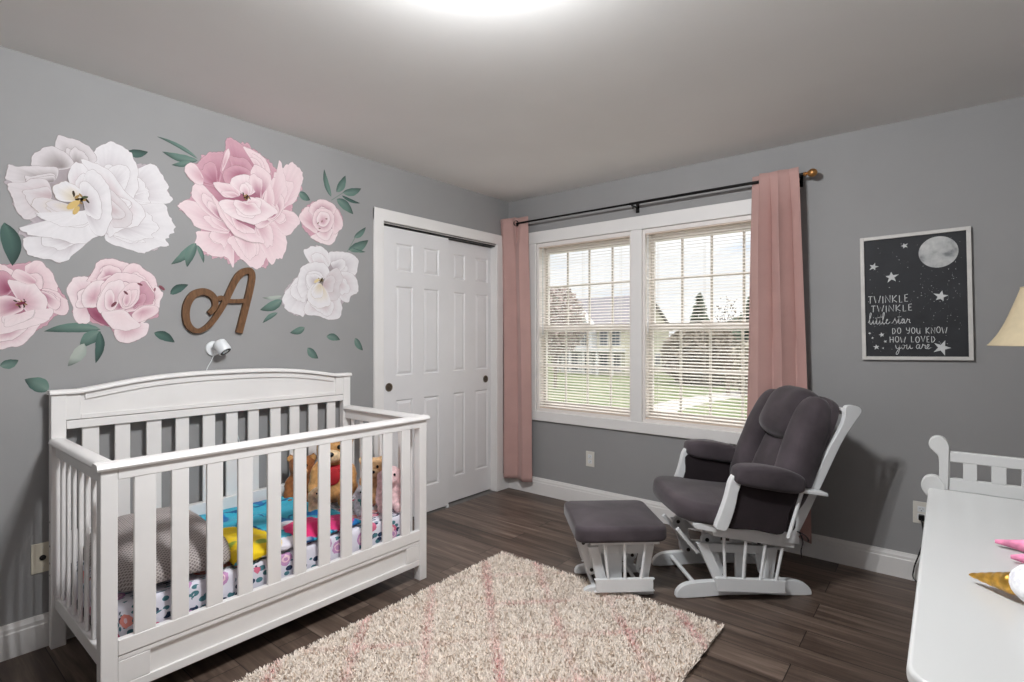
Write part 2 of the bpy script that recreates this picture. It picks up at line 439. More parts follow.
m = MB(); m.lathe([(.0085, 0), (.0095, .006), (.0095, .012), (.003, .014)], 18, (-1.10, 0, 0), ((0,1,0),(0,0,1),(-1,0,0)))
m.build('finial', BRASS, rod)

def curtain(label, xt0, xt1, xb0, xb1, ztop, zbot, n, ph, amp0, amp1, seed, sink, front, rings):
    root = thing('curtain', label, 'curtain', ((xt0+xt1)/2, RY, zbot), 0, 'pink curtains on the rod')
    off = Vector(root.location)
    def fn(u, v):
        z = ztop + (zbot-ztop)*v
        k = v**.8
        x0 = xt0 + (xb0-xt0)*k; x1 = xt1 + (xb1-xt1)*k
        am = amp0 + (amp1-amp0)*v
        uu = u + .030*noise.noise(Vector((u*1.6+seed, v*1.3, 3.3)))*min(1, v*2)
        th = 2*PI*n*uu + ph
        s = math.sin(th); y = am*s*(1 + .3*noise.noise(Vector((u*2.5, v*1.5, seed)))) + .006*noise.noise(Vector((u*7, v*4, seed+4)))*v
        kt = max(0, 1 - v/.12)
        yt = (-.015 - .018*(.5-.5*s) if front(u) else .015)
        y = y*(1-kt) + yt*kt
        x = x0 + (x1-x0)*u + .5*am*math.sin(2*th)*.45
        yc = RY + sink*min(1, max(0, (v-.15)/.35))
        y = max(RY - .085, min(-.020, yc + y))
        return Vector((x, y, z)) - off
    m = MB(); m.grid(fn, 150, 60)
    m.build('cloth', PINKC, root, solid=.003, angle=80)
    m = MB()
    for u in rings:
        if True:
            m = MB(); vt = (ztop-RZ)/(ztop-zbot); p = (fn(u-.012, vt)+fn(u+.012, vt))/2; p.y = -.004; d = Vector((.45, .89 if front(u-.05) else -.89, 0)).normalized()
            nrm = Vector((0, 0, 1)).cross(d); 
            m.tube([p + d*(.021*math.cos(a)) + Vector((0, 0, 1))*(.021*math.sin(a)) for a in [2*PI*i/24 for i in range(24)]], .0042, 6, True)
            m.build('grommet', BLACK, root)
curtain('narrow gathered dusty pink curtain beside the closet', .006, .262, .008, .292, 2.270, .105, 1.6, 3.3, .026, .030, 2.0, .015, lambda u: u < .60, (.60,))
curtain('wide dusty pink curtain behind the glider chair', 1.985, 2.255, 1.925, 2.315, 2.262, .10, 2.6, 1.0, .040, .030, 9.0, .040, lambda u: u > .20, (.20,))

# ------------------------------------------------------------------ wall plates
def wall_plate(name, label, o, ax, w, h, kind, mat=PLATE):
    root = thing(name, label, 'wall plate', o)
    X, Y, N = [Vector(a) for a in ax]
    m = MB(); m.obox(N*.003, (X, Y, N), (w/2, h/2, .003)); m.build('plate', mat, root, bevel=.002)
    if kind == 'coax':
        MB().lathe([(.011, .006), (.011, .009), (.0055, .0095), (.0055, .016), (.001, .016)], 14, (0,0,0), ax).build('socket', STEEL, root)
        for s in (-1, 1): MB().lathe([(.003, .006), (.003, .0072), (.0005, .0074)], 10, Y*(s*.042), ax).build('screw', PLATE, root)
    else:
        for s in (-1, 1):
            f = MB().obox(N*.0065 + Y*(s*.0195), (X, Y, N), (.0165, .0145, .001)).build('receptacle', WHITEP, root, bevel=.0008)
            m = MB()
            for q in (-1, 1): m.obox(N*.0076 + Y*(s*.0195+.003) + X*(q*.0062), (X, Y, N), (.001, .004, .0003))
            m.obox(N*.0076 + Y*(s*.0195-.0075), (X, Y, N), (.0022, .0022, .0003))
            m.build('slot', DARKP, f)
    return root
AXL = ((0,1,0),(0,0,1),(1,0,0)); AXB = ((1,0,0),(0,0,1),(0,-1,0))
wall_plate('wall_plate', 'ivory cable jack plate low on the wall left of the crib', (0, -3.045, .370), AXL, .072, .122, 'coax', paint('almond_plate', (222, 214, 196), .35))
wall_plate('electrical_outlet', 'white double outlet on the wall under the windows', (.808, 0, .357), AXB, .072, .115, 'outlet')
ro = wall_plate('electrical_outlet', 'white outlet with a black plug beside the white dresser', (2.812, 0, .362), AXB, .072, .115, 'outlet')
pc = thing('power_cord', 'black plug and cord hanging from the outlet beside the dresser', 'cord', (2.812, -.008, .362))
m = MB(); m.box(-.012, .013, -.028, -.0005, -.034, -.006); m.build('plug', DARKP, pc, bevel=.004)
m = MB(); m.tube(catmull([(0, -.026, -.02), (.006, -.045, -.05), (.012, -.04, -.12), (-.012, -.03, -.22), (-.03, -.03, -.29), (-.022, -.05, -.345), (.1, -.12, -.357), (.24, -.3, -.357), (.30, -.42, -.357)], 6), .0035, 7)
m.build('flex', DARKP, pc)
PET={
'W1':[
((-2.818,1.798),[(-2.833,1.731),(-2.764,1.694),(-2.684,1.68),(-2.634,1.711),(-2.582,1.728),(-2.591,1.757),(-2.556,1.811),(-2.579,1.867),(-2.599,1.923),(-2.684,1.935),(-2.764,1.9)],'wb','w'),
((-2.764,1.938),[(-2.717,1.91),(-2.642,1.918),(-2.564,1.939),(-2.582,1.985),(-2.591,2.033),(-2.642,2.099),(-2.7,2.069),(-2.749,2.016)],'wb','w'),
((-2.826,1.943),[(-2.892,2.064),(-2.863,2.113),(-2.811,2.159),(-2.749,2.138),(-2.717,2.09),(-2.709,1.987),(-2.725,1.927),(-2.78,1.953),(-2.841,2.013)],'wb','w'),
((-2.935,2.026),[(-3.003,2.078),(-2.996,2.136),(-2.962,2.133),(-2.914,2.13),(-2.878,2.104),(-2.863,2.062),(-2.914,2.031),(-2.956,2.039)],'wg','wl'),
((-2.983,2.005),[(-3.077,1.987),(-3.069,2.035),(-3.043,2.067),(-3.01,2.085),(-2.962,2.063),(-2.942,2.021),(-2.996,1.99)],'wg','wl'),
((-3.01,1.938),[(-3.143,1.908),(-3.155,1.922),(-3.149,1.973),(-3.119,1.972),(-3.049,1.994),(-2.996,1.997),(-3.01,1.938),(-3.088,1.904),(-3.125,1.888)],'wg','wl'),
((-3.016,1.877),[(-3.14,1.86),(-3.155,1.897),(-3.1,1.918),(-3.036,1.941),(-3.016,1.868),(-3.062,1.783),(-3.1,1.768),(-3.131,1.804)],'wp','wl'),
((-2.942,1.707),[(-3.106,1.683),(-3.049,1.7),(-2.969,1.69),(-2.885,1.715),(-2.914,1.675),(-2.949,1.635),(-2.962,1.612),(-2.996,1.595),(-3.023,1.612),(-3.056,1.614),(-3.094,1.626)],'wb','w'),
((-2.803,1.893),[(-2.914,2.049),(-2.826,2.035),(-2.749,1.941),(-2.684,1.887),(-2.692,1.819),(-2.764,1.779),(-2.818,1.737),(-2.823,1.852),(-2.863,1.953)],'wp','w'),
((-2.818,1.862),[(-2.856,1.973),(-2.788,1.924),(-2.733,1.859),(-2.736,1.802),(-2.788,1.78),(-2.814,1.808)],'wp','wl'),
((-2.921,1.887),[(-2.962,1.984),(-2.928,2.037),(-2.885,2.003),(-2.878,1.932),(-2.906,1.89),(-2.949,1.926)],'wp','w'),
((-2.928,1.877),[(-3.013,1.895),(-2.996,1.933),(-2.976,1.946),(-2.956,1.942),(-2.921,1.923),(-2.918,1.879),(-2.983,1.861)],'wy','w'),
((-2.938,1.84),[(-3.077,1.822),(-3.056,1.86),(-3.01,1.861),(-2.935,1.84),(-2.942,1.795),(-2.99,1.783),(-3.036,1.787)],'wy','wl'),
((-2.914,1.832),[(-3.125,1.722),(-3.075,1.735),(-3.01,1.783),(-2.942,1.804),(-2.841,1.867),(-2.814,1.817),(-2.856,1.737),(-2.928,1.691),(-3.01,1.697),(-3.075,1.704)],'w','w'),
((-2.909,1.863),[(-2.909,1.961),(-2.882,2.018),(-2.844,1.994),(-2.818,1.945),(-2.808,1.836),(-2.841,1.739),(-2.892,1.776)],'wb','w'),
],
'P1':[
((-2.293,1.828),[(-2.457,1.757),(-2.452,1.814),(-2.384,1.814),(-2.293,1.817),(-2.278,1.765),(-2.278,1.657),(-2.309,1.697),(-2.364,1.701),(-2.423,1.715)],'pm','pl'),
((-2.219,1.85),[(-2.299,1.806),(-2.278,1.744),(-2.23,1.695),(-2.154,1.653),(-2.108,1.709),(-2.108,1.788),(-2.154,1.849)],'pm','pl'),
((-2.154,1.905),[(-2.137,1.784),(-2.074,1.69),(-2.039,1.722),(-2.009,1.731),(-1.99,1.827),(-2.003,1.906),(-2.074,1.929),(-2.165,1.881)],'pm','pl'),
((-2.074,1.964),[(-2.062,1.931),(-1.99,1.862),(-1.922,1.931),(-1.916,1.98),(-1.966,2.006),(-2.039,1.993)],'pm','pl'),
((-2.05,2.002),[(-2.003,2.255),(-1.966,2.276),(-1.903,2.256),(-1.884,2.201),(-1.916,2.11),(-1.941,2.058),(-1.99,2.025),(-2.05,1.962),(-2.033,2.132)],'pm','pl'),
((-2.304,1.848),[(-2.535,1.927),(-2.499,1.959),(-2.433,1.952),(-2.364,1.912),(-2.304,1.869),(-2.309,1.825),(-2.384,1.825),(-2.452,1.835),(-2.499,1.888)],'pm','pl'),
((-2.334,1.896),[(-2.48,1.994),(-2.461,2.044),(-2.414,2.039),(-2.374,2.005),(-2.349,1.957),(-2.324,1.887),(-2.384,1.898),(-2.442,1.94)],'pd','pl'),
((-2.364,2.07),[(-2.508,2.099),(-2.499,2.142),(-2.461,2.151),(-2.433,2.19),(-2.384,2.228),(-2.329,2.238),(-2.324,2.186),(-2.339,2.129),(-2.359,2.061),(-2.433,2.055),(-2.471,2.057)],'pd','pm'),
((-2.423,2.088),[(-2.508,2.099),(-2.499,2.142),(-2.466,2.148),(-2.442,2.115),(-2.428,2.056),(-2.471,2.057)],'pm','pl'),
((-2.241,2.141),[(-2.339,2.129),(-2.319,2.262),(-2.319,2.305),(-2.299,2.327),(-2.262,2.315),(-2.209,2.303),(-2.154,2.296),(-2.108,2.263),(-2.074,2.192),(-2.108,2.138),(-2.176,2.157)],'pd','pm'),
((-2.154,2.195),[(-2.23,2.297),(-2.187,2.298),(-2.12,2.271),(-2.08,2.202),(-2.12,2.181),(-2.176,2.245)],'pm','pl'),
((-2.329,2.174),[(-2.336,2.146),(-2.324,2.234),(-2.306,2.268),(-2.298,2.241),(-2.316,2.188)],'pm','pl'),
((-2.241,2.141),[(-2.329,2.099),(-2.324,2.149),(-2.273,2.188),(-2.209,2.187),(-2.187,2.154),(-2.219,2.113),(-2.293,2.091)],'pd','pm'),
((-2.097,1.971),[(-2.12,2.068),(-2.074,2.158),(-2.041,2.194),(-2.029,2.289),(-2.005,2.22),(-1.984,2.143),(-2.003,2.046),(-2.062,1.96)],'pm','pl'),
((-2.262,2.028),[(-2.379,2.072),(-2.334,2.082),(-2.273,2.08),(-2.246,2.037),(-2.314,2.012),(-2.354,2.035)],'pm','pl'),
((-2.209,2.044),[(-2.293,2.086),(-2.262,2.136),(-2.209,2.154),(-2.159,2.127),(-2.163,2.076),(-2.219,2.042)],'pm','pw'),
((-2.142,2.041),[(-2.192,2.175),(-2.154,2.218),(-2.097,2.198),(-2.074,2.158),(-2.108,2.093),(-2.131,2.038),(-2.165,2.092)],'pd','pl'),
((-2.262,1.898),[(-2.384,2.003),(-2.354,1.977),(-2.314,1.926),(-2.23,1.87),(-2.131,1.83),(-2.12,1.798),(-2.187,1.8),(-2.273,1.82),(-2.344,1.905)],'pm','pl'),
((-2.062,1.966),[(-2.17,1.896),(-2.108,1.952),(-2.039,2.039),(-2.021,2.089),(-2.003,2.034),(-2.039,1.958),(-2.131,1.88)],'pd','pl'),
((-2.209,1.989),[(-2.349,1.978),(-2.324,1.999),(-2.273,2.004),(-2.214,2.01),(-2.154,2.044),(-2.097,2.022),(-2.044,1.986),(-2.108,1.929),(-2.176,1.895),(-2.262,1.908),(-2.334,1.939)],'pm','pw'),
],
'P3':[
((-2.888,1.454),[(-2.964,1.475),(-2.959,1.513),(-2.939,1.539),(-2.893,1.547),(-2.883,1.499),(-2.888,1.441),(-2.893,1.389),(-2.888,1.354),(-2.924,1.344),(-2.941,1.375),(-2.944,1.419)],'pm','pw'),
((-2.819,1.54),[(-2.893,1.527),(-2.888,1.55),(-2.867,1.584),(-2.862,1.611),(-2.83,1.634),(-2.781,1.63),(-2.742,1.617),(-2.759,1.575),(-2.819,1.569),(-2.867,1.539)],'pd','pl'),
((-2.725,1.538),[(-2.764,1.581),(-2.736,1.621),(-2.702,1.625),(-2.69,1.609),(-2.648,1.578),(-2.633,1.531),(-2.639,1.482),(-2.666,1.515),(-2.713,1.559)],'pm','pl'),
((-2.666,1.453),[(-2.642,1.523),(-2.612,1.504),(-2.603,1.491),(-2.618,1.455),(-2.624,1.42),(-2.666,1.37),(-2.696,1.355),(-2.666,1.418)],'pm','pw'),
((-2.753,1.327),[(-2.798,1.307),(-2.781,1.333),(-2.702,1.348),(-2.669,1.346),(-2.672,1.301),(-2.707,1.273),(-2.748,1.257),(-2.787,1.274)],'pm','pw'),
((-2.857,1.378),[(-2.896,1.412),(-2.873,1.419),(-2.841,1.385),(-2.814,1.336),(-2.857,1.352),(-2.883,1.377)],'px','pd'),
((-2.873,1.455),[(-2.916,1.452),(-2.904,1.491),(-2.873,1.532),(-2.83,1.532),(-2.841,1.476),(-2.859,1.423),(-2.893,1.415),(-2.909,1.421)],'pm','pw'),
((-2.77,1.427),[(-2.862,1.42),(-2.854,1.475),(-2.83,1.536),(-2.781,1.58),(-2.725,1.575),(-2.666,1.535),(-2.642,1.482),(-2.651,1.426),(-2.725,1.402),(-2.781,1.393),(-2.836,1.385)],'pd','pl'),
((-2.725,1.429),[(-2.702,1.533),(-2.666,1.528),(-2.645,1.481),(-2.651,1.439),(-2.69,1.444),(-2.725,1.416)],'pd','pm'),
((-2.809,1.432),[(-2.862,1.42),(-2.846,1.482),(-2.814,1.53),(-2.77,1.541),(-2.759,1.495),(-2.781,1.447),(-2.809,1.392),(-2.841,1.385)],'pm','pw'),
((-2.753,1.441),[(-2.784,1.46),(-2.77,1.494),(-2.742,1.529),(-2.707,1.532),(-2.702,1.478),(-2.725,1.429),(-2.764,1.414)],'pm','pl'),
((-2.69,1.403),[(-2.731,1.388),(-2.69,1.427),(-2.642,1.433),(-2.624,1.413),(-2.654,1.377),(-2.707,1.355)],'pm','pl'),
((-2.776,1.387),[(-2.844,1.391),(-2.819,1.399),(-2.764,1.407),(-2.731,1.375),(-2.696,1.335),(-2.742,1.317),(-2.787,1.32),(-2.814,1.336)],'pl','pw'),
],
'P2':[
((-3.099,1.517),[(-3.099,1.565),(-3.086,1.584),(-3.063,1.599),(-3.031,1.578),(-3.002,1.519),(-2.998,1.47),(-3.04,1.48),(-3.077,1.519)],'pm','pl'),
((-3.049,1.461),[(-3.045,1.485),(-2.998,1.476),(-2.978,1.453),(-2.961,1.435),(-2.973,1.381),(-3.012,1.389),(-3.035,1.431)],'pd','pl'),
((-3.148,1.302),[(-3.279,1.34),(-3.255,1.285),(-3.215,1.239),(-3.165,1.238),(-3.139,1.246),(-3.117,1.249),(-3.081,1.285),(-3.049,1.351),(-3.108,1.326),(-3.173,1.308),(-3.223,1.313)],'pm','pw'),
((-3.198,1.44),[(-3.34,1.41),(-3.329,1.493),(-3.295,1.562),(-3.259,1.605),(-3.219,1.593),(-3.173,1.575),(-3.139,1.555),(-3.117,1.504),(-3.173,1.459),(-3.198,1.417),(-3.255,1.335),(-3.306,1.345)],'pm','pl'),
((-3.148,1.472),[(-3.202,1.515),(-3.177,1.546),(-3.148,1.537),(-3.121,1.504),(-3.148,1.455),(-3.165,1.442),(-3.198,1.446)],'px','pm'),
((-3.108,1.421),[(-3.148,1.496),(-3.117,1.51),(-3.072,1.505),(-3.045,1.467),(-3.028,1.419),(-3.045,1.376),(-3.086,1.375)],'pm','pw'),
((-3.068,1.508),[(-3.141,1.537),(-3.121,1.56),(-3.086,1.542),(-3.063,1.514),(-3.09,1.5),(-3.126,1.515)],'pm','pl'),
((-3.117,1.412),[(-3.211,1.411),(-3.173,1.447),(-3.139,1.449),(-3.108,1.427),(-3.108,1.392),(-3.156,1.366),(-3.198,1.354)],'pd','pl'),
((-3.113,1.38),[(-3.223,1.347),(-3.182,1.337),(-3.139,1.355),(-3.104,1.383),(-3.054,1.397),(-3.012,1.402),(-3.021,1.358),(-3.059,1.336),(-3.121,1.311),(-3.182,1.293),(-3.219,1.302)],'pl','pw'),
],
'P4':[
((-1.83,1.96),[(-1.913,1.971),(-1.886,2.027),(-1.844,2.048),(-1.809,2.002),(-1.794,1.906),(-1.844,1.918)],'pm','pl'),
((-1.744,1.934),[(-1.837,1.88),(-1.729,1.923),(-1.653,1.948),(-1.684,1.869),(-1.729,1.843),(-1.794,1.854)],'pm','pw'),
((-1.714,2.006),[(-1.744,2.093),(-1.669,2.081),(-1.622,1.994),(-1.638,1.951),(-1.684,1.916),(-1.684,2.011)],'pm','pl'),
((-1.758,2.024),[(-1.851,2.04),(-1.802,2.095),(-1.744,2.113),(-1.669,2.081),(-1.699,2.028),(-1.816,2.008)],'pd','pl'),
((-1.758,1.978),[(-1.823,1.993),(-1.787,2.052),(-1.714,2.059),(-1.681,2.011),(-1.714,1.932),(-1.773,1.916),(-1.816,1.942)],'pd','pl'),
((-1.758,1.978),[(-1.802,1.99),(-1.773,2.035),(-1.726,2.037),(-1.711,1.999),(-1.744,1.954),(-1.784,1.954)],'pm','pw'),
],
'W2':[
((-1.758,1.68),[(-1.879,1.784),(-1.809,1.826),(-1.744,1.814),(-1.702,1.753),(-1.744,1.695),(-1.83,1.712)],'wp','w'),
((-1.684,1.701),[(-1.721,1.784),(-1.653,1.812),(-1.559,1.81),(-1.51,1.76),(-1.535,1.674),(-1.638,1.651)],'wb','w'),
((-1.669,1.621),[(-1.638,1.685),(-1.535,1.674),(-1.51,1.578),(-1.559,1.547),(-1.591,1.503),(-1.669,1.553)],'wp','w'),
((-1.858,1.593),[(-2.006,1.52),(-1.967,1.572),(-1.913,1.634),(-1.844,1.62),(-1.865,1.502),(-1.883,1.405),(-1.94,1.422),(-1.993,1.458)],'wb','w'),
((-1.758,1.495),[(-1.879,1.431),(-1.851,1.503),(-1.758,1.495),(-1.646,1.528),(-1.63,1.433),(-1.684,1.391),(-1.758,1.402),(-1.816,1.414)],'wp','w'),
((-1.802,1.611),[(-1.92,1.588),(-1.899,1.679),(-1.844,1.724),(-1.758,1.727),(-1.714,1.671),(-1.787,1.612),(-1.858,1.541),(-1.899,1.513)],'wb','w'),
((-1.758,1.601),[(-1.744,1.642),(-1.669,1.709),(-1.622,1.652),(-1.646,1.596),(-1.661,1.513),(-1.751,1.535)],'wp','wl'),
((-1.773,1.606),[(-1.865,1.528),(-1.823,1.596),(-1.744,1.575),(-1.706,1.491),(-1.787,1.46),(-1.844,1.484)],'wy','w'),
],
}
SIL = {'W1':((-2.914,1.880),[(-2.996,2.136),(-2.962,2.133),(-2.914,2.130),(-2.878,2.104),(-2.811,2.159),(-2.749,2.138),(-2.717,2.090),(-2.642,2.099),(-2.591,2.033),(-2.564,1.939),(-2.599,1.923),(-2.556,1.811),(-2.591,1.757),(-2.582,1.728),(-2.684,1.680),(-2.764,1.694),(-2.818,1.737),(-2.870,1.717),(-2.949,1.635),(-2.996,1.595),(-3.056,1.614),(-3.094,1.626),(-3.106,1.683),(-3.119,1.723),(-3.075,1.735),(-3.100,1.768),(-3.131,1.804),(-3.140,1.860),(-3.155,1.897),(-3.149,1.973),(-3.119,1.972),(-3.075,1.983),(-3.069,2.035),(-3.043,2.067),(-3.010,2.085)]),
'P1':((-2.209,2.044),[(-2.317,2.315),(-2.273,2.333),(-2.209,2.327),(-2.152,2.304),(-2.084,2.274),(-2.034,2.228),(-1.972,2.253),(-1.897,2.220),(-1.892,2.139),(-1.951,2.026),(-1.923,1.960),(-1.951,1.905),(-1.993,1.878),(-1.993,1.778),(-2.054,1.712),(-2.133,1.655),(-2.190,1.668),(-2.246,1.690),(-2.282,1.653),(-2.352,1.688),(-2.428,1.688),(-2.460,1.746),(-2.444,1.827),(-2.508,1.887),(-2.536,1.925),(-2.484,1.996),(-2.476,2.050),(-2.511,2.094),(-2.476,2.146),(-2.436,2.201),(-2.369,2.228),(-2.317,2.278)]),
'P2':((-3.125,1.424),[(-3.208,1.569),(-3.143,1.579),(-3.081,1.594),(-3.023,1.558),(-2.983,1.474),(-2.962,1.440),(-2.996,1.378),(-3.049,1.317),(-3.094,1.283),(-3.125,1.241),(-3.173,1.242),(-3.220,1.267),(-3.259,1.330),(-3.265,1.409),(-3.254,1.488)]),
'P3':((-2.749,1.471),[(-2.826,1.631),(-2.749,1.631),(-2.684,1.609),(-2.634,1.546),(-2.608,1.499),(-2.625,1.419),(-2.617,1.390),(-2.684,1.340),(-2.676,1.311),(-2.717,1.264),(-2.780,1.264),(-2.811,1.319),(-2.878,1.346),(-2.935,1.353),(-2.949,1.397),(-2.942,1.442),(-2.962,1.493),(-2.935,1.539),(-2.892,1.552),(-2.863,1.600)]),
'P4':((-1.761,1.977),[(-1.908,1.983),(-1.875,2.051),(-1.784,2.104),(-1.702,2.105),(-1.641,2.062),(-1.621,1.989),(-1.690,1.903),(-1.702,1.858),(-1.784,1.843),(-1.830,1.872),(-1.886,1.915)]),
'W2':((-1.768,1.627),[(-1.864,1.795),(-1.784,1.830),(-1.714,1.803),(-1.616,1.815),(-1.514,1.783),(-1.527,1.681),(-1.514,1.592),(-1.565,1.533),(-1.616,1.497),(-1.653,1.409),(-1.738,1.396),(-1.807,1.436),(-1.897,1.402),(-1.972,1.419),(-2.013,1.488),(-1.993,1.559),(-1.940,1.623),(-1.875,1.690),(-1.852,1.744)]),
}
# ------------------------------------------------------------------ wall decals (flat vinyl prints on the left wall)
PRINT = attr_mat('printed_vinyl', .7, noisevar=.035)
CL = {'w': (222,218,220), 'wl': (210,203,205), 'wb': (178,167,172), 'wg': (140,130,130), 'wp': (190,168,172), 'wy': (208,192,164),
      'pw': (230,214,216), 'pl': (227,206,209), 'pm': (198,154,166), 'pd': (156,94,115), 'px': (138,66,92)}
def mixc(a, b, t): return tuple(p + (q-p)*t for p, q in zip(a, b))
def petal(m, base, pts, dark, light, x, seed):
    """one printed petal: gradient from its base to a pale rim, thin darker outline under it"""
    rnd = random.Random(seed)
    out = catmull(pts, 6, True); n = len(out); b = base
    rad = sum(math.hypot(p[0]-b[0], p[1]-b[1]) for p in out)/n
    rf = []
    for i, p in enumerate(out):
        k = 1 + .07*noise.noise(Vector((p[0]*26, p[1]*26, seed))) + .045*noise.noise(Vector((p[0]*75, p[1]*75, seed)))
        rf.append((b[0]+(p[0]-b[0])*k, b[1]+(p[1]-b[1])*k))
    d, l = CL[dark], CL[light]; ol = mixc(d, (100, 80, 80), .50)
    # outline
    c = m.v((x, b[0], b[1]), ol); ring = []
    for i, p in enumerate(rf):
        L = math.hypot(p[0]-b[0], p[1]-b[1]) or 1; k = (L + .0016)/L
        ring.append(m.v((x + 2.5e-5*i/n, b[0]+(p[0]-b[0])*k, b[1]+(p[1]-b[1])*k), mixc(ol, l, .35)))
    for i in range(n): m.f([c, ring[i], ring[(i+1) % n]])
    x += .00004
    ts = (.12, .3, .5, .68, .84, .95, 1.0); prev = None
    cc = m.v((x, b[0], b[1]), d)
    vein = [1 + .026*noise.noise(Vector((i*40.0/n, seed*1.7, 0))) + .018*noise.noise(Vector((i*110.0/n, seed, 5))) for i in range(n)]
    for t in ts:
        g = min(1, (t/.80))**1.15
        col0 = mixc(d, l, g)
        row = []
        for i, p in enumerate(rf):
            tt = t*(1 + .0*i)
            col = tuple(max(0, min(255, q*(1 + (vein[i]-1)*(1.3-t*.5)))) for q in col0)
            if t == 1.0: col = mixc(col, (255, 250, 250), .12)
            row.append(m.v((x + 2.5e-5*i/n, b[0]+(p[0]-b[0])*tt, b[1]+(p[1]-b[1])*tt), col))
        if prev is None:
            for i in range(n): m.f([cc, row[i], row[(i+1) % n]])
        else: m.bridge(prev, row)
        prev = row
def stamens(m, c, x, r, seed, dark=(62, 50, 34), gold=(188, 150, 84), k=14):
    rnd = random.Random(seed)
    for i in range(k):
        a = rnd.uniform(0, 2*PI); q = r*rnd.uniform(.1, 1)
        y, z = c[0]+q*math.cos(a), c[1]+q*.75*math.sin(a); s = r*rnd.uniform(.10, .26); a2 = rnd.uniform(0, PI)
        col = dark if i % 2 else mixc(gold, dark, rnd.uniform(0, .5))
        pts = [(s*1.5*math.cos(t)*math.cos(a2)-s*.6*math.sin(t)*math.sin(a2), s*1.5*math.cos(t)*math.sin(a2)+s*.6*math.sin(t)*math.cos(a2)) for t in [2*PI*j/8 for j in range(8)]]
        m.f([m.v((x, y+p[0], z+p[1]), col) for p in pts])
def flower(key, label, centre, srad, group, extra=None, under=None):
    P = PET[key]; ys = [p[0] for q in P for p in q[1]]; zs = [p[1] for q in P for p in q[1]]
    o = (0.0, sum(ys)/len(ys), sum(zs)/len(zs))
    m = MB(col=True); m.norecalc = True
    x = .0006
    sb, so = SIL[key]; so = catmull(so, 3, True)
    sb = (sum(q[0] for q in so)/len(so), sum(q[1] for q in so)/len(so))
    so = [(sb[0]+(q[0]-sb[0])*.97, sb[1]+(q[1]-sb[1])*.97) for q in so]
    petal(m, sb, so, 'pd' if key[0] == 'P' else 'wg', 'pm' if key[0] == 'P' else 'wb', x, 77+ord(key[1])); x += .0001
    for i, (b, pts, d, l) in enumerate(P):
        sd = i*3.1+len(key)*7+ord(key[0])
        petal(m, b, pts, d, l, x, sd); x += .00010
        # inner folds of the same petal: smaller ruffled lobes with their own shaded base
        rf_ = random.Random(sd); cxp = sum(q[0] for q in pts)/len(pts); cyp = sum(q[1] for q in pts)/len(pts)
        big = max(math.hypot(q[0]-b[0], q[1]-b[1]) for q in pts)
        if big > .10:
            for j in range(2):
                kx = rf_.uniform(.52, .74); sh = rf_.uniform(-.35, .35); ca, sa_ = math.cos(sh), math.sin(sh); wd = rf_.uniform(.6, .85)
                dxp, dyp = cxp-b[0], cyp-b[1]; L_ = math.hypot(dxp, dyp) or 1; ex_, ey_ = dxp/L_, dyp/L_
                pp = []
                for q in pts:
                    a_, c_ = (q[0]-b[0])*ex_+(q[1]-b[1])*ey_, -(q[0]-b[0])*ey_+(q[1]-b[1])*ex_
                    a_, c_ = a_*kx, c_*kx*wd; a_, c_ = a_*ca-c_*sa_, a_*sa_+c_*ca
                    pp.append((b[0]+a_*ex_-c_*ey_, b[1]+a_*ey_+c_*ex_))
                petal(m, b, pp, d, l, x, sd+.7+j); x += .00010
    if srad: stamens(m, centre, x+.0003, srad, ord(key[1]))
    if extra:
        for (y, z, a, ln, col) in extra:
            pts = [(ln*math.cos(t)*math.cos(a)-ln*.42*math.sin(t)*math.sin(a), ln*math.cos(t)*math.sin(a)+ln*.42*math.sin(t)*math.cos(a)) for t in [2*PI*j/9 for j in range(9)]]
            m.f([m.v((x+.0004, y+p[0], z+p[1]), col) for p in pts])
    for v in m.bm.verts: v.co -= Vector(o)
    for f in m.bm.faces:
        f.normal_update()
        if f.normal.x < 0: f.normal_flip()
    ob = m.build('peony_decal', PRINT, None, flat=True); ob.location = o
    tag(ob, label, 'wall decal', group)
G = 'peony wall decals'
flower('W1', 'largest white peony wall decal, upper left above the crib', (-2.918, 1.884), .036, G,
       [(-2.945, 1.852, .8, .030, (206, 176, 112)), (-2.935, 1.83, 1.1, .022, (200, 170, 108)), (-2.905, 1.893, .3, .013, (70, 78, 52))])
flower('P1', 'largest pink peony wall decal, directly above the wooden letter', (-2.212, 2.035), .026, G, [(-2.21, 2.035, 1.2, .013, (70, 48, 40))])
flower('P2', 'pink peony wall decal cut off by the left photo edge', (-3.11, 1.421), .022, G, [(-3.112, 1.421, .3, .015, (112, 40, 60))])
cut = [(-2.80, 1.432, .9, .016, (120, 66, 78)), (-2.755, 1.487, -.8, .012, (110, 60, 70)), (-2.700, 1.530, -.4, .012, (120, 66, 78)), (-2.610, 1.520, -.7, .016, (128, 72, 84)), (-2.64, 1.51, 1.4, .010, (150, 100, 110))]
flower('P3', 'round half-open pink peony wall decal left of the wooden letter', None, 0, G, cut)
flower('P4', 'smallest pink peony bud decal, upper right toward the closet', None, 0, G, [(-1.79, 1.965, .8, .008, (110, 80, 60)), (-1.765, 1.98, 1.3, .008, (118, 84, 70)), (-1.735, 2.0, .2, .008, (118, 84, 70)), (-1.78, 1.935, .1, .008, (100, 74, 60))])
flower('W2', 'white peony wall decal between the pink bud and the scattered leaves', (-1.771, 1.627), .018, G, [(-1.80, 1.62, .6, .022, (214, 196, 150)), (-1.768, 1.628, 1.1, .014, (74, 66, 40))])

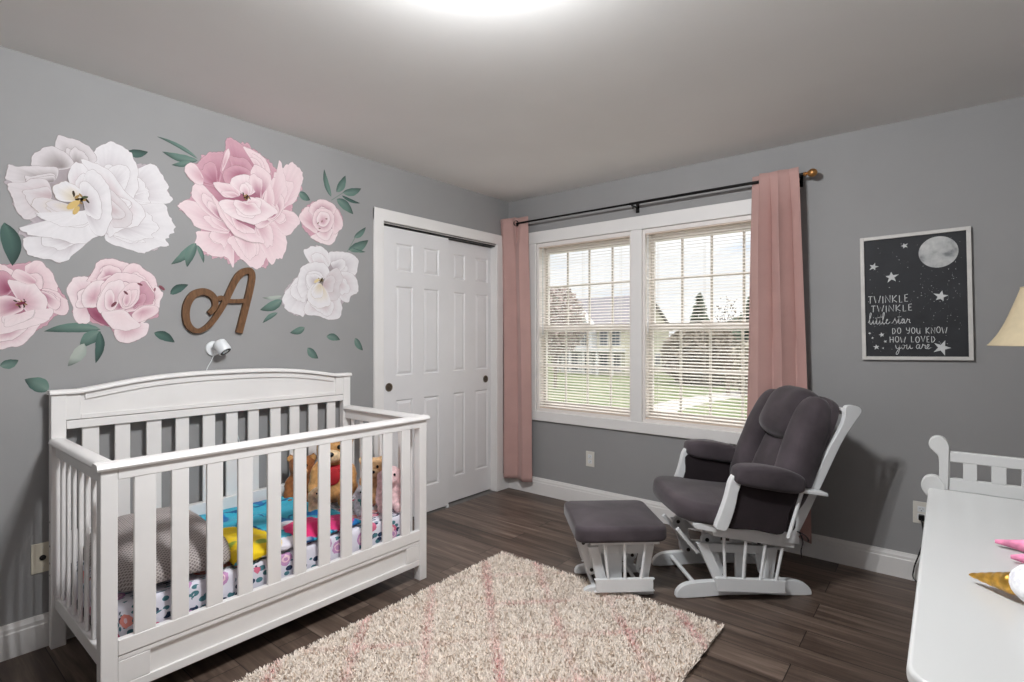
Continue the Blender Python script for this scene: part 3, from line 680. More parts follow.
LD = [(44, 66, 62), (66, 92, 86), (96, 124, 114), (140, 158, 148)]
def leaf(m, y0, z0, y1, z1, w, x, seed, pale=False, bend=.12):
    rnd = random.Random(seed); n = 12
    dy, dz = y1-y0, z1-z0; L = math.hypot(dy, dz); ty, tz = dy/L, dz/L; ny, nz = -tz, ty
    bd = bend*L*rnd.choice((-1, 1))
    c0, c1, c2 = (LD[1], LD[2], LD[3]) if not pale else ((150, 160, 152), (168, 174, 166), (184, 186, 180))
    if not pale and seed % 3 == 0: c0, c1, c2 = LD[0], LD[1], LD[2]
    L_, M_, R2 = [], [], []
    for i in range(n+1):
        t = i/n; hw = w*.5*(math.sin(PI*t**.85)**.85)*(1.05-.1*t) + .0004; off = bd*4*t*(1-t)*.5
        cy, cz = y0+ty*L*t+ny*off, z0+tz*L*t+nz*off
        rip = 1 + .10*noise.noise(Vector((t*7, seed, 0)))
        dk = mixc(c0, (34, 44, 40), .65*max(0, t-.62)/.38)
        lt = mixc(c1, (40, 52, 48), .5*max(0, t-.68)/.32)
        L_.append(m.v((x, cy+ny*hw*rip, cz+nz*hw*rip), dk)); M_.append(m.v((x, cy, cz), mixc(c2, dk, .25+.5*t))); R2.append(m.v((x, cy-ny*hw*rip, cz-nz*hw*rip), lt))
    for i in range(n):
        m.f([L_[i], L_[i+1], M_[i+1], M_[i]]); m.f([M_[i], M_[i+1], R2[i+1], R2[i]])
LG = 'leaf wall decals'
def leaves(label, ls, pale=(), stems=()):
    o = Vector((0, sum(l[0] for l in ls)/len(ls), sum(l[1] for l in ls)/len(ls)))
    m = MB(col=True); m.norecalc = True
    for i, l in enumerate(ls): leaf(m, *l, .0007+.0003*i, int(abs(l[0]*1000)+abs(l[3]*100)), i in pale)
    for (y0, z0, y1, z1) in stems:
        d = Vector((y1-y0, z1-z0)).normalized(); n = Vector((-d.y, d.x))*.002
        m.f([m.v((.0005, y+s*n.x, z+s*n.y), (112, 132, 122)) for y, z, s in ((y0, z0, 1), (y0, z0, -1), (y1, z1, -1), (y1, z1, 1))])
    for v in m.bm.verts: v.co -= o
    for f in m.bm.faces:
        f.normal_update()
        if f.normal.x < 0: f.normal_flip()
    ob = m.build('leaf_decal', PRINT, None, flat=True); ob.location = o; tag(ob, label, 'wall decal', LG)
leaves('single green leaf decal at the top right of the large white peony', [(-2.752,2.128,-2.667,2.155,.036)])
leaves('large dark green leaf decal between the white peony and the cut-off pink peony', [(-3.161,1.741,-3.137,1.571,.059)])
leaves('drooping leaf sprig decal under the round pink peony', [(-2.848,1.319,-3.040,1.308,.041),(-2.848,1.310,-2.921,1.238,.051),(-2.853,1.310,-2.866,1.170,.033),(-2.906,1.256,-2.962,1.160,.045)], (3,))
leaves('green leaf decal at the left photo edge under the cut-off peony', [(-3.173,1.169,-3.119,1.191,.036)])
leaves('green leaf decal touching the left top corner of the crib headboard', [(-3.026,1.060,-3.100,1.112,.057)])
leaves('green leaf decal just left of the wooden letter loop', [(-2.573,1.492,-2.495,1.544,.037)])
leaves('green leaf decal below left of the wooden letter', [(-2.641,1.305,-2.555,1.259,.042)])
leaves('dark three-leaf sprig decal at the upper left of the large pink peony', [(-2.452,2.179,-2.629,2.238,.019),(-2.452,2.170,-2.607,2.172,.039),(-2.484,2.157,-2.567,2.119,.025)])
leaves('three-leaf sprig decal at the lower left of the large pink peony', [(-2.464,1.754,-2.570,1.637,.039),(-2.460,1.755,-2.500,1.631,.044),(-2.455,1.746,-2.424,1.660,.021)])
leaves('short leaf decal peeking out between large pink peony and pink bud', [(-1.908,2.126,-1.841,2.092,.046)])
leaves('fan of five leaves decal above the small pink bud', [(-1.702,2.141,-1.749,2.297,.034),(-1.665,2.177,-1.603,2.293,.046),(-1.621,2.182,-1.487,2.237,.046),(-1.628,2.163,-1.495,2.141,.021),(-1.665,2.134,-1.547,2.062,.059)], (), [(-1.70,2.12,-1.62,2.182)])
leaves('leaf sprig decal nearest the closet frame, above the white peony', [(-1.540,1.914,-1.452,1.994,.034),(-1.578,1.831,-1.433,1.913,.059),(-1.553,1.845,-1.455,1.835,.017)], (), [(-1.60,1.80,-1.53,1.92)])
leaves('leaf sprig decal at the left of the white peony near the closet', [(-2.013,1.517,-2.123,1.501,.021),(-2.013,1.494,-2.137,1.433,.051),(-2.040,1.421,-2.123,1.362,.025)], (0,))
leaves('fallen leaf decal lowest left under the right white peony, above its lower neighbour', [(-1.875,1.340,-1.965,1.309,.039)])
leaves('middle fallen leaf decal under the right white peony', [(-1.733,1.289,-1.641,1.268,.042)])
leaves('fallen leaf decal closest to the closet casing', [(-1.532,1.278,-1.474,1.199,.042)])
leaves('lowest fallen leaf decal, above the right part of the crib headboard', [(-1.857,1.221,-1.789,1.157,.046)])

# ------------------------------------------------------------------ wooden letter A
let = thing('wooden_letter', 'brown wooden cursive letter A on the grey wall', 'wall letter', (0, -2.35, 1.30))
def ribbon(m, pts, ws, h0, h1):
    P = [Vector((p[0], p[1])) for p in pts]; n = len(P); Ls, Rs = [], []
    for i, p in enumerate(P):
        t = (P[min(i+1, n-1)] - P[max(i-1, 0)]).normalized(); nn = Vector((-t.y, t.x))*(ws[i]/2)
        Ls.append(p+nn); Rs.append(p-nn)
    lo = [[m.v((h, q.x, q.y)) for q in S] for h in (h0, h1) for S in (Ls, Rs)]
    a, b, c, d = lo
    for i in range(n-1):
        m.f([c[i], c[i+1], d[i+1], d[i]]); m.f([a[i], b[i], b[i+1], a[i+1]])
        m.f([a[i], a[i+1], c[i+1], c[i]]); m.f([b[i], d[i], d[i+1], b[i+1]])
    m.f([a[0], c[0], d[0], b[0]]); m.f([a[-1], b[-1], d[-1], c[-1]])
S1 = catmull([(-2.404,1.404),(-2.376,1.438),(-2.379,1.480),(-2.403,1.506),(-2.440,1.512),(-2.482,1.488),(-2.508,1.43),(-2.506,1.362),(-2.480,1.322),(-2.442,1.318),(-2.394,1.356),(-2.335,1.450),(-2.278,1.575),(-2.243,1.624),(-2.205,1.640),(-2.188,1.620),(-2.194,1.56),(-2.222,1.44),(-2.256,1.306)], 6)
W1s = []
for i in range(len(S1)):
    t = i/(len(S1)-1)
    W1s.append(.023 + .012*math.sin(PI*min(1, t/.5)) * (1 if t < .5 else 0) + (.011*min(1, (t-.5)/.2) if t >= .5 else 0))
m = MB(); ribbon(m, S1, W1s, .001, .020)
S2 = catmull([(-2.362,1.478),(-2.345,1.488),(-2.330,1.477),(-2.29,1.472),(-2.226,1.478)], 5); ribbon(m, S2, [.022]*len(S2), .001, .0195)
m.bm.verts.ensure_lookup_table()
for v in m.bm.verts: v.co -= Vector(let.location)
m.build('letter_board', LETTERW, let, bevel=.0015)

# ------------------------------------------------------------------ baby monitor camera
cam_o = thing('baby_monitor_camera', 'small white camera on the wall just below the wooden letter', 'camera', (0, -2.372, 1.226))
m = MB(); m.lathe([(.036, 0), (.038, .004), (.036, .012), (.020, .016), (.012, .018), (.012, .032), (.0005, .032)], 28, (0, -.008, 0), ((0,1,0),(0,0,1),(1,0,0)))
m.build('mount', WHITEP, cam_o)
ax = Vector((.52, .34, -.78)).normalized(); xx = ax.orthogonal().normalized(); yy = ax.cross(xx)
m = MB(); m.lathe([(.001, -.036), (.022, -.035), (.031, -.028), (.033, -.018), (.033, .026), (.031, .031), (.028, .032)], 32, (.060, .012, .008), (xx, yy, ax))
hd = m.build('camera_body', WHITEP, cam_o)
m = MB(); m.lathe([(.0275, .029), (.0275, .0325), (.018, .0335), (.012, .031), (.001, .031)], 28, (.060, .012, .008), (xx, yy, ax)); lf = m.build('lens_face', DARKP, hd); lf['label'] = 'black lens face'
m = MB(); m.tube(catmull([(.03, -.012, -.025), (.014, -.02, -.06), (.010, -.045, -.12), (.010, -.06, -.24), (.012, .05, -.30), (.010, .10, -.42), (.010, .13, -.6), (.03, .10, -.95), (.022, .08, -1.10), (.06, .06, -1.215), (.28, -.30, -1.2215), (.45, -.45, -1.222)], 6), .0022, 6)
m.build('power_lead', WHITEP, cam_o)

# ------------------------------------------------------------------ framed star print
PW, PH = .468, .672
pic = thing('framed_picture', 'black night-sky print in a whitewashed frame right of the window', 'picture', (2.7805, -.001, 1.4995))
pic.rotation_euler = (0, math.radians(-1.0), 0)
def rectp(mb, x0, x1, z0, z1, y0, y1): mb.box(x0, x1, -y1, -y0, z0, z1)
fw = .0185
m = MB(); rectp(m, -PW/2, -PW/2+fw, -PH/2, PH/2, 0, .022); rectp(m, PW/2-fw, PW/2, -PH/2, PH/2, 0, .022); rectp(m, -PW/2+fw, PW/2-fw, PH/2-fw, PH/2, 0, .022); rectp(m, -PW/2+fw, PW/2-fw, -PH/2, -PH/2+fw, 0, .022)
m.build('frame', FRAMEW, pic, bevel=.0015)
m = MB(); rectp(m, -PW/2+fw, PW/2-fw, -PH/2+fw, PH/2-fw, 0, .012)
pr = m.build('print', paint('black_canvas_print', (38, 39, 43), .65, .12, 9), pic)
YP = -.0123
def flat2(m, pts, y=YP, c=None): return m.f([m.v((p[0], y, p[1]), c) for p in pts])
t = NT('printed_moon'); co = t.coord(); nz = t.n('ShaderNodeTexNoise'); nz.inputs['Scale'].default_value = 22; nz.inputs['Detail'].default_value = 6; t.l(co, nz.inputs['Vector'])
t.set(t.ramp(nz.outputs['Fac'], [(.3, (120, 122, 124)), (.45, (176, 177, 177)), (.7, (206, 206, 204))]), .7); MOONM = t.m
mc = (.104, .222)
flat_ring = [(mc[0]+.0805*math.cos(a), mc[1]+.0805*math.sin(a)) for a in [2*PI*i/48 for i in range(48)]]
m = MB(); flat2(m, flat_ring); m.build('moon', MOONM, pic)
INKW = paint('white_print_ink', (202, 203, 203), .7, .05, 30)
def star(m, cx, cz, r, rot, k=.42):
    pts = []
    for i in range(10):
        a = PI/2 + rot + PI*i/5; q = r*(1 + .22*noise.noise(Vector((cx*50, cz*50, i)))) if i % 2 == 0 else r*k
        pts.append((cx+q*math.cos(a), cz+q*math.sin(a)))
    c = m.v((cx, YP, cz)); V = [m.v((p[0], YP, p[1])) for p in pts]
    for i in range(10): m.f([c, V[i], V[(i+1) % 10]])
ox, oz = 2.7805, 1.4995
for (x, z, r, q) in [(2.745,1.771,.017,.3),(2.607,1.672,.023,-.3),(2.686,1.609,.031,.05),(2.891,1.492,.032,-.2),(2.891,1.228,.038,-.35),(2.637,1.299,.014,.2),(2.612,1.233,.016,.1),(2.595,1.283,.007,0),(2.582,1.309,.007,.6),(2.652,1.263,.009,.4),(2.642,1.227,.006,0)]:
    m = MB(); star(m, x-ox, z-oz, r, q, .40); m.build('star', INKW, pic, angle=180)
m = MB(); rs = random.Random(5)
for i in range(150):
    x = rs.uniform(-.20, .20); z = -.29 + .58*rs.random()
    if rs.random() < .5: x = .02 + .17*rs.random(); z = rs.gauss(.02, .08) - .1*x
    if math.hypot(x-mc[0], z-mc[1]) < .085: continue
    r = rs.choice((.0007, .0009, .0011, .0017)); flat2(m, [(x+r*math.cos(a), z+r*math.sin(a)) for a in [2*PI*k/6 for k in range(6)]])
m.build('speckles', INKW, pic)['kind'] = 'stuff'

CAPS = {'T': [[(0,1),(1,1)],[(.5,1),(.45,0)]], 'W': [[(0,1),(.25,0),(.5,.75),(.72,0),(1,1)]], 'I': [[(.5,1),(.5,0)]],
 'N': [[(.05,0),(.05,1),(.9,0),(.95,1)]], 'K': [[(.08,1),(.08,0)],[(.85,1),(.1,.45),(.9,0)]], 'L': [[(.1,1),(.1,.02),(.85,.05)]],
 'E': [[(.85,1),(.1,.96),(.1,.02),(.85,.03)],[(.1,.5),(.7,.53)]], 'D': [[(.1,0),(.1,1),(.55,.92),(.88,.5),(.55,.06),(.1,0)]],
 'O': [[(.5+.45*math.cos(a), .5+.5*math.sin(a)) for a in [2*PI*i/14 for i in range(15)]]], 'U': [[(.08,1),(.1,.3),(.4,0),(.75,.2),(.85,1)],[(.85,1),(.88,0)]],
 'Y': [[(.05,1),(.1,.62),(.45,.5),(.85,.62)],[(.88,1),(.85,.35),(.6,-.02),(.2,.05)]], 'H': [[(.1,1),(.1,0)],[(.88,1),(.88,0)],[(.1,.5),(.88,.53)]],
 'V': [[(.02,1),(.48,0),(.95,1)]]}
CAPW = {'I': .28, 'W': 1.25, 'T': .85, 'L': .7, 'E': .72}
def stroke(m, pts, w, y=YP-.0002):
    P = [Vector(p) for p in pts]; n = len(P); A, B = [], []
    for i, p in enumerate(P):
        d = (P[min(i+1, n-1)] - P[max(i-1, 0)])
        if d.length < 1e-7: d = Vector((1, 0))
        d.normalize(); nn = Vector((-d.y, d.x))*w/2
        A.append(m.v((p.x+nn.x, y, p.y+nn.y))); B.append(m.v((p.x-nn.x, y, p.y-nn.y)))
    for i in range(n-1): m.f([A[i], A[i+1], B[i+1], B[i]])
def caps_line(txt, x0, x1, z0, z1, w=.0034):
    tot = sum(CAPW.get(c, 1.0) if c != ' ' else .7 for c in txt) + .32*(len(txt)-1); sc = (x1-x0)/tot; x = x0; m = MB()
    for i, c in enumerate(txt):
        if c == ' ':
            x += (.7+.32)*sc; m.build('lettering', INKW, pic); m = MB(); continue
        wd = CAPW.get(c, 1.0)*sc
        for s in CAPS[c]: stroke(m, [(x+p[0]*wd - ox, z0 + (z1-z0)*p[1] + .002*math.sin(i*2.3) - oz) for p in s], w)
        x += wd + .32*sc
    m.build('lettering', INKW, pic)
caps_line('TWINKLE', 2.579, 2.757, 1.472, 1.510); caps_line('TWINKLE', 2.592, 2.773, 1.424, 1.458)
caps_line('DO YOU KNOW', 2.684, 2.913, 1.303, 1.334, .0031); caps_line('HOW LOVED', 2.672, 2.866, 1.257, 1.288, .0031)
def script(words, x0, x1, z0, xh, w=.0034):
    mx_ = max(p[0] for wd in words for s in wd for p in s); sc = (x1-x0)/mx_
    for wd in words:
        m = MB()
        for s in wd: stroke(m, [(x0+p[0]*sc-ox, z0+p[1]*xh-oz) for p in catmull(s, 5)], w)
        m.build('lettering', INKW, pic)
script([[[(0,.3),(.5,1.6),(.75,2.6),(.5,2.7),(.35,1.6),(.35,.3),(.65,0),(1.0,.5),(1.2,1.0),(1.15,.2),(1.45,.05),(1.8,.6),(2.25,2.3),(2.0,1.2),(1.95,.2),(2.2,0),(2.6,.6),(3.0,2.3),(2.75,1.2),(2.7,.2),(2.95,0),(3.3,.6),(3.75,2.5),(3.5,2.6),(3.35,1.2),(3.4,.15),(3.7,0),(4.0,.4),(4.45,.9),(4.3,1.1),(4.1,.6),(4.25,.05),(4.6,.05),(5.0,.5)],
        [(1.62,1.45),(3.35,1.72)],[(1.22,1.55),(1.30,1.62)]],
        [[(5.35,.05),(5.8,.6),(6.15,1.4),(6.12,1.0),(6.4,.45),(6.3,-.05),(5.85,-.12),(6.3,-.05),(6.75,.6),(7.15,2.2),(6.95,1.2),(6.95,.15),(7.2,0),(7.6,.6),(8.05,1.0),(7.75,1.05),(7.55,.5),(7.7,.05),(8.0,.3),(8.2,1.0),(8.15,.2),(8.4,.05),(8.75,.7),(8.85,1.1),(9.0,.85),(9.3,.9),(9.25,.3),(9.5,.1)],[(6.65,1.55),(7.5,1.65)]]],
       2.577, 2.764, 1.358, .0225, .0029)
script([[[(0,1),(.15,.3),(.5,.05),(.85,.5),(.95,1.0),(.8,-.3),(.4,-1.3),(.1,-1.1),(.5,-.3),(1.2,.3),(1.5,.9),(1.9,.95),(1.95,.4),(1.6,.0),(1.35,.4),(1.6,.95),(2.2,.8),(2.5,1.0),(2.45,.2),(2.75,0),(3.1,.6),(3.2,1.0),(3.2,.2),(3.5,.1),(3.75,.3)]],
        [[(5.2,.9),(4.8,1.05),(4.5,.5),(4.75,.05),(5.05,.3),(5.25,1.0),(5.2,.2),(5.5,.1),(5.8,.7),(5.9,1.15),(6.1,.85),(6.4,.9),(6.4,.2),(6.7,.1),(7.1,.6),(7.2,1.0),(6.9,1.0),(6.75,.4),(7.0,0),(7.5,.3)]]],
       2.697, 2.845, 1.222, .022, .0029)
# ------------------------------------------------------------------ crib
crib = thing('crib', 'white slatted baby crib with arched headboard against the decal wall', 'crib', (.39, -2.316, 0))
CO = Vector(crib.location)
def cp(name, mb, mat=CRIBW, par=crib, bevel=.003, **k):
    for v in mb.bm.verts: v.co -= CO
    return mb.build(name, mat, par, bevel=bevel, **k)
YL, YR = -3.029, -1.609
for y0 in (YL, YR-.05):
    cp('post', MB().box(.022, .064, y0, y0+.05, 0, 1.045))
    cp('post', MB().box(.716, .762, y0, y0+.048, 0, .842))
def arch(y):
    s = min(abs(y+2.319), .62)/.62
    f = 1 - s**2.2
    f = f*f*(3-2*f)*.35 + f*.65
    return 1.046 + .053*f
ys = [YL-.006 + (YR-YL+.012)*i/60 for i in range(61)]
m = MB()
A = [[m.v((x, y, arch(y)+dz)) for y in ys] for x, dz in ((.018, 0), (.074, 0), (.074, .009), (.066, .019), (.026, .019), (.018, .009))]
for i in range(6):
    for j in range(60): m.f([A[i][j], A[i][j+1], A[(i+1) % 6][j+1], A[(i+1) % 6][j]])
m.f([a[0] for a in A]); m.f([a[-1] for a in A][::-1])
cp('headboard_cap', m, bevel=.002)
yi = [y for y in ys if YL <= y <= YR]
m = MB(); m.prism([(YL+.002, .937)] + [(y, arch(y)-.0005) for y in yi] + [(YR-.002, .937)], .030, .052, (0, 0, 0), YZ)
fr = [y for y in yi if -2.93 <= y <= -1.71]
m.prism([(YL+.003, .937), (YL+.003, arch(YL)-.001)] + [(y, arch(y)-.001) for y in yi if y < -2.93] + [(-2.93, arch(-2.93)-.001), (-2.93, .937)], .052, .060, (0, 0, 0), YZ)
m.prism([(-1.71, .937), (-1.71, arch(-1.71)-.001)] + [(y, arch(y)-.001) for y in yi if y > -1.71] + [(YR-.003, arch(YR)-.001), (YR-.003, .937)], .052, .060, (0, 0, 0), YZ)
m.prism([(y, arch(y)-.001) for y in fr] + [(y, arch(y)-.030) for y in fr[::-1]], .052, .060, (0, 0, 0), YZ)
m.box(.052, .0598, -2.93, -1.71, .937, .957)
cp('headboard_panel', m, bevel=.002)
cp('headboard_rail', MB().box(.029, .0635, YL+.0505, YR-.0505, .899, .934))
cp('headboard_rail', MB().box(.029, .063, YL+.0505, YR-.0505, .335, .466))
BS = [(-2.924,-2.864),(-2.808,-2.75),(-2.687,-2.626),(-2.567,-2.508),(-2.446,-2.388),(-2.335,-2.277),(-2.224,-2.167),(-2.104,-2.046),(-1.993,-1.935),(-1.878,-1.822),(-1.76,-1.704)]
for a, b in BS: cp('slat', MB().box(.037, .051, a, b, .4655, .8995))
FS = [(-2.934,-2.868),(-2.82,-2.763),(-2.702,-2.644),(-2.588,-2.530),(-2.470,-2.413),(-2.355,-2.299),(-2.240,-2.183),(-2.127,-2.069),(-2.013,-1.956),(-1.892,-1.836),(-1.776,-1.720)]
for a, b in FS: cp('slat', MB().box(.746, .760, a, b, .266, .808))
m = MB(); m.prism([(.712, .8425), (.772, .8425), (.776, .850), (.772, .860), (.762, .866), (.722, .866), (.712, .858), (.710, .850)], YL-.012, YR+.012, (0, 0, 0), ((1,0,0),(0,0,1),(0,1,0)))
cp('front_top_cap', m, bevel=.001)
cp('front_top_rail', MB().box(.738, .762, YL+.0485, YR-.0485, .806, .842))
cp('front_bottom_rail', MB().box(.736, .762, YL+.0485, YR-.0485, .214, .267))
m = MB(); a, b = YL+.0485, YR-.0485
m.box(.733, .7475, a, b, .08, .212); m.box(.7475, .759, a, b, .194, .212); m.box(.7475, .759, a, b, .080, .112); m.box(.7475, .7588, a, -2.885, .112, .194); m.box(.7475, .7588, -1.745, b, .112, .194)
cp('apron', m, bevel=.0035)
for s, y0 in ((1, YL), (-1, YR)):
    ya, yb = (y0-.010, y0+.052) if s > 0 else (y0-.052, y0+.010)
    m = MB(); m.prism([(ya+.004, .842), (yb-.004, .842), (yb, .850), (yb-.004, .861), (yb-.012, .867), (ya+.012, .867), (ya+.004, .861), (ya, .850)], .0645, .7095, (0, 0, 0), ((0,1,0),(0,0,1),(1,0,0)))
    cp('end_cap', m, bevel=.001)
    yc = y0 + s*.026
    cp('end_top_rail', MB().box(.0645, .7155, yc-.012, yc+.012, .790, .8415))
    cp('end_bottom_rail', MB().box(.0645, .7155, yc-.013, yc+.013, .163, .215))
    for i in range(7):
        x = .125 + .089*i
        m = MB(); m.box(x-.012, x+.012, yc-.0065, yc+.0065, .2145, .7905); cp('spindle', m, bevel=.005, seg=3)
    yo = YL if s > 0 else YR
    for z in (.30, .35, .42, .52): cp('bolt', MB().cyl((.043, yo - s*.0006, z), (.043, yo + s*.002, z), .004, n=10), STEEL, bevel=0)
cp('mattress_support', MB().box(.066, .728, YL+.055, YR-.055, .190, .202), STEEL)

# mattress with floral sheet
t = NT('floral_crib_sheet'); co = t.coord()
v1 = t.n('ShaderNodeTexVoronoi'); v1.inputs['Scale'].default_value = 10.5; v1.inputs['Randomness'].default_value = .8; t.l(co, v1.inputs['Vector'])
nz = t.n('ShaderNodeTexNoise'); nz.inputs['Scale'].default_value = 45; t.l(co, nz.inputs['Vector'])
sepc = t.n('ShaderNodeSeparateColor'); t.l(v1.outputs['Color'], sepc.inputs[0])
petc = t.ramp(sepc.outputs[0], [(0, (218, 116, 144)), (.3, (196, 148, 190)), (.55, (230, 148, 138)), (.8, (182, 130, 176)), (1, (228, 166, 182))], 'CONSTANT')
d = t.math('ADD', v1.outputs['Distance'], t.math('MULTIPLY_ADD', nz.outputs['Fac'], .22, -.11))
fm = t.math('LESS_THAN', d, .30); fm2 = t.math('LESS_THAN', t.math('ABSOLUTE', t.math('SUBTRACT', d, .16)), .03)
v2 = t.n('ShaderNodeTexVoronoi'); v2.inputs['Scale'].default_value = 1
co2 = t.coord((84, 26, 36), (.4, .3, .7)); t.l(co2, v2.inputs['Vector'])
n3 = t.n('ShaderNodeTexNoise'); n3.inputs['Scale'].default_value = 9; t.l(co, n3.inputs['Vector'])
lm = t.math('MULTIPLY', t.math('LESS_THAN', v2.outputs['Distance'], .40), t.math('GREATER_THAN', n3.outputs['Fac'], .42))
s2 = t.n('ShaderNodeSeparateColor'); t.l(v2.outputs['Color'], s2.inputs[0])
lc = t.ramp(s2.outputs[1], [(0, (48, 62, 88)), (.5, (80, 126, 136)), (1, (62, 76, 84))], 'CONSTANT')
col = t.mix(lm, (224, 222, 232), lc); col = t.mix(fm, col, petc); col = t.mix(fm2, col, (238, 206, 214))
t.set(col, .8, 0, .2); SHEET = t.m
mat_o = thing('crib_mattress', 'crib mattress in a white fitted sheet with pink and navy florals', 'mattress', (.396, -2.319, .203))
rr = lambda w, h, r, n=6: [(sx*(w-r) + r*math.cos(a0+PI/2*i/n), sy*(h-r) + r*math.sin(a0+PI/2*i/n)) for sx, sy, a0 in ((1,1,0),(-1,1,PI/2),(-1,-1,PI),(1,-1,3*PI/2)) for i in range(n+1)]
m = MB(); m.slab(rr(.322, .652, .05), 0, .157, .028)
m.build('fitted_sheet', SHEET, mat_o, angle=60)
MZ = .361
# grey patterned pillow
t = NT('grey_lattice_pillow_cloth'); 
def lattice(t, sc):
    a = t.n('ShaderNodeTexWave', wave_type='BANDS', bands_direction='DIAGONAL'); 
    co = t.coord(); sp = t.n('ShaderNodeSeparateXYZ'); t.l(co, sp.inputs[0])
    xz = t.math('MULTIPLY_ADD', sp.outputs[2], -.9, sp.outputs[0])
    p = t.math('PINGPONG', t.math('MULTIPLY', t.math('ADD', xz, sp.outputs[1]), sc), 1)
    q = t.math('PINGPONG', t.math('MULTIPLY', t.math('SUBTRACT', xz, sp.outputs[1]), sc), 1)
    return t.math('ABSOLUTE', t.math('SUBTRACT', p, q)), p, q
k, p, q = lattice(t, 66)
w1 = t.math('LESS_THAN', t.math('ABSOLUTE', t.math('SUBTRACT', p, .5)), .17); w2 = t.math('LESS_THAN', t.math('ABSOLUTE', t.math('SUBTRACT', q, .5)), .17)
f = t.math('MAXIMUM', w1, w2); t.set(t.mix(f, (124, 115, 114), (176, 168, 165)), .85, 0, .2, .1); PILM = t.m
pil = thing('pillow', 'grey and white lattice-patterned pillow at the left end of the crib', 'pillow', (.425, -2.765, MZ))
m = MB(); m.blob((0, 0, .0), (.305, .205, .108), .78, .42, nu=48, nv=24, nz=.010, nf=9, seed=3, ax=((1,0,.03),(0,1,-.10),(0,.08,1)), fn=lambda p_, u: Vector((p_.x*(1-.05*(1-abs(u.y))), p_.y*(1-.05*(1-abs(u.x))), max(.001, .040 + (u.z*.155 if u.z > 0 else u.z*.038)*(1-.35*max(0, u.x)) + .012*noise.noise(p_*8)))))
m.build('pillow_cover', PILM, pil)
# bright folded blanket
BLK = attr_mat('bright_printed_fleece', .85, .2, 500, .15, .04)
bl = thing('baby_blanket', 'turquoise printed baby blanket with yellow and pink shapes in the crib', 'blanket', (.42, -2.29, MZ))
def blc(u, v):
    x = -.35 + .66*u; y = -.30 + .62*v; wn = .05*noise.noise(Vector((x*7, y*7, 1)))
    if math.hypot((x-.13+wn)*.75, (y+.21+wn)*1.15) < .15: 
        return (238, 204, 30) if noise.noise(Vector((x*13, y*13, 6))) < .33 else (150, 176, 60)
    if math.hypot((x-.20)*.9, (y-.07+wn)) < .095: return (214, 44, 108)
    if math.hypot((x-.11), (y-.02)) < .055: return (224, 226, 234)
    if math.hypot(x-.24, (y-.20)*.7) < .075: return (206, 56, 116)
    if math.hypot((x-.28)*1.4, (y+.09)*.8) < .085: return (226, 222, 232)
    if noise.noise(Vector((x*5, y*11, 3))) > .28: return (32, 112, 176)
    if abs(noise.noise(Vector((x*4+3, y*9, 8)))) < .035: return (20, 88, 138)
    return (60, 172, 200)
def blf(u, v):
    x = -.35 + .66*u; y = -.30 + .62*v
    y += .04*math.sin(u*5)*(v-.5); x += .05*math.sin(v*4+1)*(u-.2)
    y += .05*(u-.5)*(1 if v > .5 else -.6)
    ed = min(u, 1-u, v, 1-v); z = .012 + .034*min(1, ed*7)**.6 + .016*noise.noise(Vector((x*6, y*6, 2)))*min(1, ed*6) + .010*abs(noise.noise(Vector((x*15, y*12, 5))))
    z += .05*max(0, .25-u)*2
    return Vector((min(x, .298), y, max(.006, z)))
m = MB(col=True); m.grid(blf, 100, 100, blc); m.build('fleece', BLK, bl, solid=.010, angle=80)

